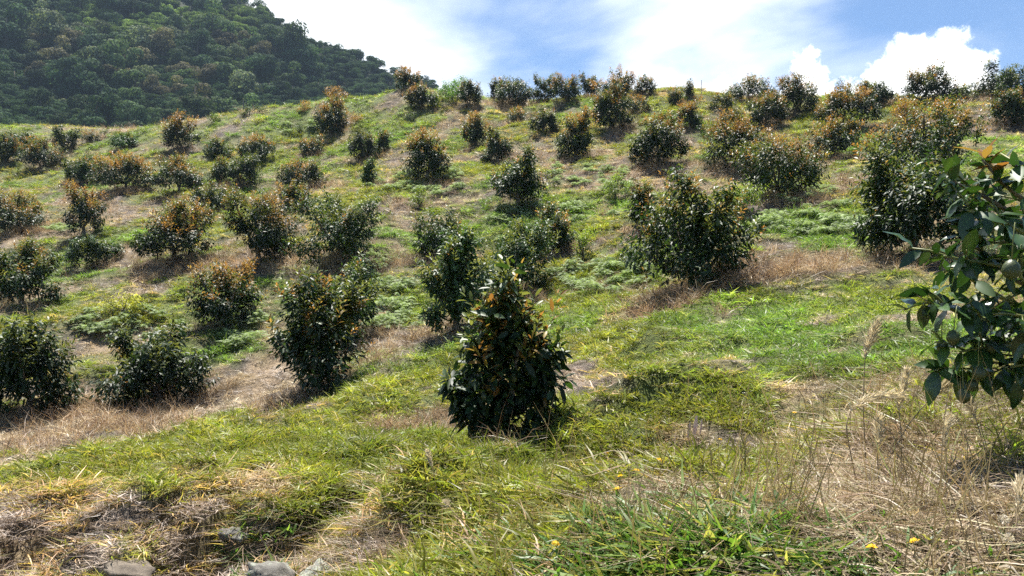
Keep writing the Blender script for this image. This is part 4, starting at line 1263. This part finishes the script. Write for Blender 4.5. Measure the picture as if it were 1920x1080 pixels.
# ------------------------------------------------------------------ shrubs and saplings
YL = ((0.20, 0.21, 0.03), (0.34, 0.33, 0.06)); LG = ((0.10, 0.15, 0.03), (0.18, 0.23, 0.05)); BG = ((0.05, 0.11, 0.02), (0.10, 0.19, 0.03)); DG = ((0.03, 0.05, 0.018), (0.06, 0.085, 0.025)); OG = ((0.16, 0.10, 0.03), (0.28, 0.14, 0.03))
SHRUBS = [
 (232, 590, 46, 78, YL, 'bright yellow-green shrub alone in grass above the wide low bush'),
 (1094, 488, 64, 46, LG, 'pale yellow-green upright sapling beside the two-spired tree'),
 (486, 234, 20, 28, YL, 'small yellow shrub on the left shoulder below the forest'),
 (441, 234, 14, 22, YL, 'tiny yellowish shrub left of the small yellow one'),
 (400, 233, 20, 28, LG, 'small grey-green shrub on the left shoulder near the field edge'),
 (457, 219, 14, 16, DG, 'tiny dark round shrub above the small yellow shrub'),
 (468, 206, 20, 28, DG, 'dark green shrub at the forest edge on the left shoulder'),
 (490, 212, 14, 22, DG, 'low dark shrub touching the forest-edge shrub on its right'),
 (570, 214, 24, 30, OG, 'rusty shrub left of the tall dark tree on the shoulder'),
 (630, 190, 28, 44, OG, 'wide rusty shrub behind the tall dark shoulder tree'),
 (787, 392, 40, 44, LG, 'light green leafy shrub at the lower edge of the fern patch'),
 (1155, 374, 56, 56, LG, 'loose pale green shrub among ferns left of the narrow dark tree'),
 (1395, 400, 70, 70, LG, 'loose yellow-green sapling at the right flank of the big round tree'),
 (848, 190, 40, 60, BG, 'bright green thicket on the crest left of the dense round tree'),
 (865, 176, 36, 36, BG, 'bright green bush poking above the crest thicket'),
 (770, 230, 24, 22, DG, 'small dark shrub below the orange crest trees'),
 (668, 232, 20, 26, OG, 'small rusty shrub right of the tall dark shoulder tree'),
 (270, 250, 14, 26, LG, 'tiny pale shrub at the field edge right of the loose yellow-green bush'),
 (197, 254, 14, 22, DG, 'tiny dark bush at the field edge beside the rusty one'),
 (20, 262, 18, 40, DG, 'low dark bush in the farthest left corner of the field'),
 (1480, 790, 0, 0, None, None),
 (560, 250, 20, 26, DG, 'small dark shrub in bright grass left of the tall dark shoulder tree'),
 (1210, 235, 20, 26, OG, 'low rusty shrub at the foot of the orange bush below the crest row'),
 (1700, 235, 60, 60, OG, 'orange leafy shrub upslope of the tree thick with orange shoots'),
 (1790, 255, 50, 60, OG, 'rusty shrub in the grass right of the orange leafy one'),
]
SHRUBS = [s_ for s_ in SHRUBS if s_[4]]
sp, sok = hit([s_[0] for s_ in SHRUBS], [s_[1] for s_ in SHRUBS])
for i, (s_, p, ok) in enumerate(zip(SHRUBS, sp, sok)):
    if not ok:
        p = hit([s_[0]], [s_[1] + 8])[0][0]
    H, Wd = s_[2] / F * p[1], s_[3] / F * p[1]
    root, old, yng, lod, ll = avocado(p, H, Wd, 0.0, 1.0, s_[5], 700 + i, None, 'shrubs and saplings among the avocado trees', 'shrub', 'shrub', 0.13, 0.75, s_[4], 0.26)
    obj('foliage', leaves_mesh('foliage', **old, lod=lod, mat=M['shrub']), root, kind='stuff')

# ------------------------------------------------------------------ the fruiting avocado at the right edge
def near_tree():
    r = np.random.default_rng(515)
    bx, by = 2.62, 3.35
    bz = float(hill_h(np.array([bx]), np.array([by]))[0])
    base = np.array([bx, by, bz])
    root = thing('avocado_tree', 'near avocado tree reaching in from the right edge with hanging green fruit', 'tree', tuple(base), 0, 'avocado trees planted across the hillside')
    fork = np.array([bx - 0.05, by, bz + 0.35])
    V, T = tube(np.array([base + (0, 0, -.1), base + (0, 0, .05), fork]) - base, [0.075, 0.06, 0.05], 10)
    obj('trunk', mesh_np('trunk', V, T, M['bark'], smooth=True), root)
    def U(px, py, d): return np.array(unproj(px, py, d))
    BR = [
        [(1990, 560, 3.2), (1900, 525, 3.1), (1850, 480, 3.0), (1800, 440, 2.95)],
        [(1990, 610, 3.1), (1900, 600, 3.0), (1830, 600, 2.9), (1780, 578, 2.85), (1738, 564, 2.8)],
        [(1990, 640, 3.0), (1920, 650, 2.9), (1850, 650, 2.85), (1800, 660, 2.8)],
        [(1990, 470, 3.2), (1940, 390, 3.15), (1880, 345, 3.1), (1842, 300, 3.1)],
        [(1990, 480, 3.1), (1930, 440, 3.0), (1860, 410, 2.95), (1815, 395, 2.9)],
        [(1990, 660, 2.9), (1940, 680, 2.85), (1880, 690, 2.8)],
        [(1990, 420, 3.2), (1950, 350, 3.1), (1905, 310, 3.0)],
        [(1990, 560, 2.9), (1930, 545, 2.8), (1890, 480, 2.75)],
        [(1990, 620, 3.3), (1900, 570, 3.3), (1830, 530, 3.25), (1790, 500, 3.2)],
        [(1990, 520, 3.4), (1900, 450, 3.4), (1840, 380, 3.35)],
        [(1990, 640, 2.8), (1950, 600, 2.7), (1905, 590, 2.65)],
        [(1990, 600, 3.1), (1890, 640, 3.0), (1830, 690, 2.95), (1775, 690, 2.9)],
        [(1990, 500, 3.1), (1900, 400, 3.05), (1830, 360, 3.0), (1785, 340, 2.95)],
        [(1990, 540, 3.0), (1900, 500, 2.95), (1820, 490, 2.9), (1770, 480, 2.88)],
    ]
    leaves = []; young = []; twigs = []
    for bi, B in enumerate(BR):
        P = [fork] + [U(*q) for q in B]
        # smooth the branch a little
        P = np.array(P); ts = np.linspace(0, len(P) - 1, 4 * len(P))
        Q = np.stack([np.interp(ts, np.arange(len(P)), P[:, k]) for k in range(3)], 1)
        Q[1:-1] = (Q[:-2] + Q[1:-1] * 2 + Q[2:]) / 4
        V, T = tube(Q - base, np.linspace(0.016, 0.004, len(Q)), 7)
        obj('branch', mesh_np('branch', V, T, M['bark'] if bi % 3 == 0 else M['twig'], smooth=True), root)
        n = len(Q)
        sites = [(n - 1, 8)] + [(int(j), int(r.integers(4, 7))) for j in np.linspace(n * 0.42, n - 2, 5)]
        for (j, nl) in sites:
            p = Q[j]; d = norm(Q[min(j + 1, n - 1)] - Q[max(j - 1, 0)])
            if j < n - 1:
                d = norm(d * 0.5 + r.normal(0, .55, 3) + np.array([-0.2, -0.1, 0.05]))
                ln = r.uniform(.07, .16)
                V, T = tube([p - base, p + d * ln * .5 + (0, 0, .008) - base, p + d * ln - base], [0.005, 0.004, 0.003], 5)
                obj('twig', mesh_np('twig', V, T, M['twig'], smooth=True), root)
                tip = p + d * ln
            else:
                tip, ln = p, 0.14
            flush = bi in (3,) and j == n - 1
            u = norm(np.cross(d, r.normal(size=3))); v = np.cross(d, u)
            for k in range(nl):
                f = (k + .5) / nl
                an = k * GA + r.uniform(-.3, .3)
                e = np.cos(an) * u + np.sin(an) * v
                if flush:
                    a = e * 0.75 + np.array([0, 0, 1.0]) * (0.25 + 0.5 * f)
                    young.append((tip - d * ln * (1 - f) * .5 + (0, 0, .03 * f), norm(a), r.uniform(.08, .12), .34, r.normal(0, .3)))
                else:
                    a = e + d * (0.2 + 0.5 * f) + np.array([0, 0, -r.uniform(-.35, .75)])
                    leaves.append((tip - d * ln * (1 - f), norm(a), r.uniform(.065, .122), r.uniform(.36, .48), r.normal(0, .45)))
    def pack(L_):
        return dict(pos=np.array([l[0] for l in L_]) - base, a=np.array([l[1] for l in L_]), L=np.array([l[2] for l in L_]), W=np.array([l[2] * l[3] for l in L_]), roll=np.array([l[4] for l in L_]))
    mes = []
    for c, cu in [((0.026, 0.055, 0.016), -0.1), ((0.034, 0.07, 0.018), 0.05), ((0.02, 0.045, 0.014), -0.25), ((0.04, 0.078, 0.018), 0.0), ((0.055, 0.10, 0.02), -0.08), ((0.03, 0.06, 0.018), -0.35)]:
        tv, tt = LT[0]
        V = tv.copy(); V[:, 2] += cu * V[:, 0] ** 2 + 0.035 * np.sin(V[:, 0] * 13 + cu * 20) * np.abs(V[:, 1]) * 2
        cc = np.tile(np.array(c), (len(V), 1)); cc[np.abs(V[:, 1]) < 1e-6] *= 1.45
        mes.append(mesh_np('leaf_blade', V, tt, M['leaf_glossy'], col=cc, smooth=True))
    d_ = pack(leaves)
    near_first = np.argsort(d_['pos'][:, 1]); pick, restl = near_first[:290], near_first[290:]
    split_leaf_objects(root, root, d_, pick, mes)
    if len(restl):
        rd = {k_: v_[restl] for k_, v_ in d_.items()}
        obj('foliage', leaves_mesh('foliage', **rd, col=np.tile(np.array([0.026, 0.055, 0.016]), (len(restl), 1)) * r.uniform(.7, 1.6, (len(restl), 1)), lod=0, mat=M['leaf']), root, kind='stuff')
    d_ = pack(young); split_leaf_objects(root, root, d_, np.arange(len(young)), [single_leaf_mesh('young_leaf_blade', np.array(c), M['flush'], 0, .05) for c in [(0.24, 0.12, 0.03), (0.22, 0.15, 0.035)]], 'young_leaf')
    print('near leaves', len(leaves), len(young))
    V, T = tube([(0, 0, 0), (0, 0, -0.006), (0, 0, -0.02), (0, 0, -0.038), (0, 0, -0.055), (0, 0, -0.066)], [0.008, 0.018, 0.027, 0.031, 0.026, 0.012], 14)
    fm = mesh_np('fruit', V, T, M['fruit'], smooth=True)
    for (px, py, d, s, sl) in [(1897, 505, 2.60, .95, .13), (1788, 632, 2.74, .72, .12), (1766, 648, 2.84, .66, .10), (1835, 700, 2.72, .72, .12), (1823, 722, 2.80, .62, .14), (1806, 742, 2.72, .72, .16), (1755, 556, 2.86, .58, .06), (1858, 650, 2.80, .66, .09)]:
        c = U(px, py, d) + np.array([0, 0, 0.033 * s]) - base
        fo = obj('fruit', fm, root, tuple(c), (r.uniform(-.15, .15), r.uniform(-.15, .15), 0), s)
        V, T = tube([(0, 0, -0.002), (0.004, 0.004, sl * .5), (0.012, 0.01, sl)], [0.0028, 0.002, 0.0024], 5)
        obj('fruit_stem', mesh_np('fruit_stem', V, T, M['twig'], smooth=True), fo)
near_tree()

# ------------------------------------------------------------------ flowers, seed heads, plumes
def disc_flower(r, n=16, rad=0.016):
    Vs, Ts, Cs = [], [], []; off = 0
    for ring, (rr, lift, m) in enumerate([(1.0, 0.0, n), (0.62, 0.004, n - 4)]):
        for i in range(m):
            a = i * 6.283 / m + ring * .2; h = 6.283 / m * 0.42
            l = rad * rr * r.uniform(.85, 1.1)
            q = np.array([(0, 0, lift), (.6 * l * math.cos(a - h), .6 * l * math.sin(a - h), lift + .002), (l * math.cos(a), l * math.sin(a), lift + r.uniform(-.002, .003)), (.6 * l * math.cos(a + h), .6 * l * math.sin(a + h), lift + .002)])
            Vs.append(q); Ts.append(np.array([[0, 1, 2], [0, 2, 3]]) + off); off += 4
            Cs.append(np.tile(np.array([0.80, 0.52, 0.02]) * r.uniform(.85, 1.1), (4, 1)))
    return mesh_np('petals', np.vstack(Vs), np.vstack(Ts), M['petal'], col=np.vstack(Cs))

def puff(r, n=70, rad=0.017):
    q = norm(r.normal(size=(n, 3)))
    s = norm(np.cross(q, r.normal(size=(n, 3))))
    V = np.stack([q * rad * .15, q * rad - s * .0022, q * rad * 1.05 + s * .0022], 1).reshape(-1, 3)
    T = np.arange(n * 3).reshape(-1, 3)
    return mesh_np('seed_puff', V, T, M['petal'], col=np.tile(np.array([0.62, 0.56, 0.46]), (len(V), 1)))

def small_plants():
    r = np.random.default_rng(616)
    pet = [disc_flower(r) for _ in range(3)]
    pf = [puff(r) for _ in range(2)]
    FL = [(1635, 1040, 'pair of bottom flowers: the left yellow daisy, low in the right corner'), (1713, 1033, 'yellow daisy at bottom right, right one of the lowest pair'),
          (1042, 1037, 'yellow daisy at the bottom edge left of the broad green blades'), (935, 1058, 'small yellow daisy at the very bottom, left of all others'),
          (1193, 903, 'yellow daisy below the grassy hummock, highest of three close ones'), (1163, 917, 'yellow daisy below the hummock, middle of three close ones'),
          (1158, 933, 'yellow daisy below the hummock, lowest of three close ones'), (1480, 837, 'lone yellow daisy in thin brown stems right of the hummock'),
          (1490, 782, 'yellow daisy at the top of the dry stems, nearest the plume'), (1138, 853, 'tiny yellow daisy on top of the front hummock beside a puff'),
          (897, 966, 'orange-yellow daisy on the left grassy tuft'), (1258, 860, 'tiny yellow daisy in the dip under the hummock'), (1238, 886, 'tiny yellow daisy left of the dip under the hummock'),
          (1350, 828, 'yellow daisy among the white puffs'), (805, 985, 'tiny orange daisy in the shade of the left tuft')]
    FL[0] = (1635, 1040, 'yellow daisy at bottom right, left one of the lowest pair')
    P, ok = hit([f[0] for f in FL], [f[1] for f in FL], d1=12)
    for (px, py, lab), p, o in zip(FL, P, ok):
        d = p[1]; h = 0.05 if d > 3 else 0.09
        # the head is where the photo shows it; the foot is on the ground just behind
        d2 = d - 0.06
        head = np.array(unproj(px, py, d2)); gz = float(hill_h(np.array([head[0]]), np.array([head[1]]))[0])
        head[2] = max(head[2], gz + 0.05)
        root = thing('yellow_flower', lab, 'flower', (head[0], head[1], gz), r.uniform(0, 6.28), 'yellow daisies in the foreground grass')
        hh = head[2] - gz
        V, T = tube([(0, 0, -.02), (0.004, 0, hh * .5), (0, 0, hh)], [0.0016, 0.0013, 0.0015], 5)
        obj('stem', mesh_np('stem', V, T, M['twig']), root)
        obj('petals', pet[int(r.integers(3))], root, (0, 0, hh), (r.uniform(.1, .5), r.uniform(-.2, .2), 0), 1.0 if d < 3 else 1.15, kind='stuff')
    PU = [(1357, 835, 'white fluffy seed head, right one of the pair below the pink stalks'), (1335, 832, 'white fluffy seed head, left one of the pair below the pink stalks'), (1145, 841, 'pale seed head on the front hummock'),
          (1006, 917, 'pale seed head right of the left grassy tuft'), (1523, 813, 'pale seed head in the dry stems left of the plume'), (1890, 1028, 'round cream seed head in the bottom right corner'), (1882, 1000, 'white seed head just above the round cream one'),
          (1385, 830, 'faint white seed head right of the white pair')]
    P, ok = hit([f[0] for f in PU], [f[1] for f in PU], d1=12)
    for (px, py, lab), p, o in zip(PU, P, ok):
        head = np.array(unproj(px, py, p[1] - 0.06)); gz = float(hill_h(head[:1], head[1:2])[0]); head[2] = max(head[2], gz + 0.06)
        root = thing('seed_head', lab, 'seed head', (head[0], head[1], gz), 0, 'fluffy seed heads in the foreground')
        hh = head[2] - gz
        V, T = tube([(0, 0, -.02), (0.003, 0, hh * .5), (0, 0, hh)], [0.0015, 0.0012, 0.0012], 5)
        obj('stem', mesh_np('stem', V, T, M['stem']), root)
        obj('puff', pf[int(r.integers(2))], root, (0, 0, hh), None, 0.85, kind='stuff')

def plume(path, head_from, width, label, seed, d_hint=None):
    """tall grass stalk: path of photo points from foot to tip at one distance"""
    r = np.random.default_rng(seed)
    (px0, py0) = path[0]
    d = d_hint
    f = np.array(unproj(px0, py0, d)); gz = float(hill_h(f[:1], f[1:2])[0])
    base = np.array([f[0], f[1], gz - .02])
    P = [base] + [np.array(unproj(x_, y_, d + 0.04 * k)) for k, (x_, y_) in enumerate(path[1:])]
    P = np.array(P); ts = np.linspace(0, len(P) - 1, 28)
    Q = np.stack([np.interp(ts, np.arange(len(P)), P[:, k]) for k in range(3)], 1)
    for _ in range(3): Q[1:-1] = (Q[:-2] + Q[1:-1] * 2 + Q[2:]) / 4
    root = thing('grass_plume', label, 'grass', tuple(base), 0, 'tall dry grass plumes at the right')
    V, T = tube(Q - base, np.linspace(0.0028, 0.0009, 28), 5)
    obj('stalk', mesh_np('stalk', V, T, M['stem'], smooth=True), root)
    n = 280
    k = r.uniform(head_from * 27, 26.5, n); i = k.astype(int)
    p = Q[i] + (Q[i + 1] - Q[i]) * (k - i)[:, None] - base
    tg = norm(Q[np.minimum(i + 1, 27)] - Q[i])
    fr = (k / 27 - head_from) / (1 - head_from)
    a = norm(tg * 1.0 + r.normal(0, .33, (n, 3)))
    L = width * 4.0 * r.uniform(.5, 1.1, n) * (0.45 + np.sin(np.clip(fr, 0, 1) * 3.0) * .7)
    obj('seed_spike', leaves_mesh('seed_spike', p, a, L, np.full(n, 0.0046), r.uniform(0, 3, n), np.tile(np.array([0.68, 0.58, 0.40]), (n, 1)) * r.uniform(.8, 1.15, (n, 1)), 2, M['petal']), root, kind='stuff')

small_plants()
plume([(1625, 900), (1618, 760), (1622, 660), (1645, 605)], .62, .014, 'tall pale grass plume standing left of the fruiting branch', 1, 3.0)
plume([(1610, 880), (1585, 800), (1595, 765), (1640, 742), (1692, 742)], .45, .015, 'arching pale grass plume bent over to the right below the fruits', 2, 2.8)
plume([(1690, 900), (1690, 820), (1685, 760), (1700, 690)], .6, .012, 'upright thin grass plume under the hanging fruits', 3, 2.9)
plume([(1780, 960), (1775, 880), (1772, 810), (1780, 780)], .5, .010, 'slender straight grass spike right of the dry curled grass', 4, 2.5)
plume([(1900, 1060), (1905, 990), (1912, 930), (1916, 900)], .45, .012, 'thick buff grass spike at the right edge', 5, 2.1)
plume([(1640, 880), (1700, 800), (1745, 745), (1780, 715)], .7, .012, 'short buff grass plume leaning toward the lowest fruits', 6, 2.9)
plume([(1855, 900), (1840, 820), (1825, 770), (1812, 745)], .55, .012, 'grey feathery grass spike beneath the lowest hanging fruit', 7, 2.9)
plume([(1650, 960), (1645, 860), (1648, 780)], .6, .010, 'green-gold straight grass spike crossing the arching plume', 8, 2.7)
plume([(928, 850), (936, 790), (938, 735), (938, 722)], .6, .012, 'single thin grass spike standing in front of the central tree', 9, 7.9)
plume([(1000, 815), (993, 775), (988, 755)], .8, .006, 'leaning bare reddish stalk at the foot of the central tree', 10, 8.0)
plume([(815, 1010), (820, 930), (812, 880), (800, 845)], .7, .008, 'thin dry stalk rising from the left grassy tuft', 11, 3.9)
plume([(905, 1030), (880, 990), (850, 960), (835, 940)], .8, .006, 'bare dry stalk leaning left out of the foreground grass', 12, 3.3)

# strips and stones
def strip(name, label, cat, pts, d, wdt, mat, seed):
    r = np.random.default_rng(seed)
    P = np.array([unproj(x_, y_, d + 0.01 * k) for k, (x_, y_) in enumerate(pts)])
    gz = hill_h(P[:, 0], P[:, 1])
    P[:, 2] = np.maximum(P[:, 2], gz + 0.03)
    base = P[-1].copy()
    ts = np.linspace(0, len(P) - 1, 9)
    Q = np.stack([np.interp(ts, np.arange(len(P)), P[:, k]) for k in range(3)], 1) - base
    wd = wdt * (0.3 + 0.7 * np.sin(np.linspace(.25, 2.9, 9)))
    sd = norm(np.cross(np.gradient(Q, axis=0), np.array([0, -1., .3])))
    up = np.array([0, -.004, .006])
    V = np.vstack([Q - sd * wd[:, None], Q + up, Q + sd * wd[:, None]])
    T = []
    for i in range(8):
        for a_, b_ in ((0, 9), (9, 18)):
            T += [[a_ + i, a_ + i + 1, b_ + i + 1], [a_ + i, b_ + i + 1, b_ + i]]
    return thing(name, label, cat, tuple(base), 0, me=mesh_np(name, V, np.array(T), mat, smooth=True))
strip('dead_leaf_blade', 'shiny white dead grass blade lying in the broad green grass', 'dead blade', [(1418, 1012), (1428, 1022), (1440, 1035), (1452, 1052)], 2.12, .0055, M['white'], 1)
strip('pink_stalk', 'tallest pinkish-white dead stalk in the dark hollow right of the hummock', 'stalk', [(1306, 780), (1304, 800), (1300, 825)], 5.3, .014, M['pink'], 2)
strip('pink_stalk', 'shorter pinkish-white dead stalk left of the tallest one in the hollow', 'stalk', [(1294, 792), (1292, 808), (1290, 822)], 5.25, .010, M['pink'], 3)
strip('pink_stalk', 'faint pinkish-white dead stalk right of the tallest one in the hollow', 'stalk', [(1316, 785), (1315, 800), (1312, 815)], 5.3, .007, M['pink'], 4)

def mat_rock(name, c1, c2, lich):
    m, t = new_mat(name)
    g = t.n('ShaderNodeTexCoord').outputs['Object']
    n = t.noise(g, 7, 8, 0.65); n2 = t.noise(g, 45, 6, 0.7); n3 = t.noise(g, 5.0, 5, 0.6)
    col = t.mix(t.ramp(n, 0.3, 0.7), c1, c2)
    col = t.mix(t.math('MULTIPLY', t.ramp(n2, 0.42, 0.6), t.ramp(n3, 0.5 - lich, 0.62 - lich)), col, (0.28, 0.30, 0.24))
    p = t.n('ShaderNodeBsdfPrincipled'); t.set(p.inputs['Base Color'], col); p.inputs['Roughness'].default_value = 0.9
    b = t.n('ShaderNodeBump'); b.inputs['Strength'].default_value = 0.9; b.inputs['Distance'].default_value = 0.02
    t.set(b.inputs['Height'], t.math('ADD', n, t.math('MULTIPLY', n2, .6))); t.t.links.new(b.outputs[0], p.inputs['Normal'])
    finish(t, p.outputs[0])
    return m
def rock(label, px, py, d, size, mat, seed, sink=0.3):
    r = np.random.default_rng(seed)
    import bmesh
    bm = bmesh.new(); bmesh.ops.create_icosphere(bm, subdivisions=4, radius=1.0)
    V = np.array([v.co[:] for v in bm.verts]); T = np.array([[v.index for v in f.verts] for f in bm.faces]); bm.free()
    for k in range(9):                                  # facets
        nrm = norm(r.normal(size=3)); dd = r.uniform(.55, .85)
        h = V @ nrm - dd; V = V - np.where(h > 0, h * .85, 0)[:, None] * nrm
    V = V * (1 + 0.55 * (fbm(V[:, 0] * 2.6 + V[:, 2] * 1.9 + 9, V[:, 1] * 2.6 - V[:, 2] * 2.1, seed, 5, .62) - .5))[:, None]
    V = V * np.array(size)
    f = hit([px], [py], d1=9)[0][0]; gz = f[2]
    return thing('rock', label, 'rock', (f[0], f[1], gz + size[2] * (1 - 2 * sink)), r.uniform(0, 3), me=mesh_np('rock', V, T, mat, smooth=True))
RG = mat_rock('grey_rock', (0.075, 0.07, 0.06), (0.19, 0.178, 0.155), 0.05)
RL = mat_rock('lichen_rock', (0.12, 0.12, 0.11), (0.24, 0.24, 0.215), 0.2)
RB = mat_rock('brown_rock', (0.07, 0.055, 0.04), (0.2, 0.165, 0.125), -0.1)
rock('grey rock showing at the bottom edge beside the pale lichen-covered one', 500, 1092, 0, (0.20, .13, .11), RG, 3, .43)
rock('pale lichen-covered rock at the bottom edge', 600, 1096, 0, (0.16, .12, .10), RL, 4, .42)
rock('brown overhanging rock in the hollow at lower left', 235, 1092, 0, (0.28, .15, .08), RB, 5, .49)
rock('small dark stone half hidden in grass right of the hollow', 440, 1015, 0, (0.10, .08, .06), RG, 6, .3)

# thin post on the crest
pp = hit([1315], [184])[0][0]
po = thing('post', 'thin pale post on the crest between two small trees', 'post', tuple(pp))
V, T = tube([(0, 0, -.2), (0, 0, .4), (0.01, 0, .85)], [0.02, 0.018, 0.016], 8)
obj('shaft', mesh_np('shaft', V, T, M['post']), po)
V, T = tube([(0.01, 0, .84), (0.01, 0, .88)], [0.02, 0.012], 8)
obj('cap', mesh_np('cap', V, T, M['post']), po)

# ------------------------------------------------------------------ haze over the valley
HAZE = 0.0002
if HAZE:
    import bmesh
    bm = bmesh.new(); bmesh.ops.create_cube(bm, size=1.0)
    me = bpy.data.meshes.new('haze'); bm.to_mesh(me); bm.free()
    m, t = new_mat('haze_air')
    pv = t.n('ShaderNodeVolumePrincipled')
    pv.inputs['Color'].default_value = (0.55, 0.74, 1.0, 1)
    pv.inputs['Density'].default_value = HAZE
    pv.inputs['Anisotropy'].default_value = 0.25
    om = t.n('ShaderNodeOutputMaterial'); t.t.links.new(pv.outputs[0], om.inputs['Volume'])
    me.materials.append(m)
    hz = obj('haze', me, loc=(0, 0, 52), scl=(860, 860, 228), kind='stuff')
    hz['label'] = 'thin bluish haze in the air over the valley'
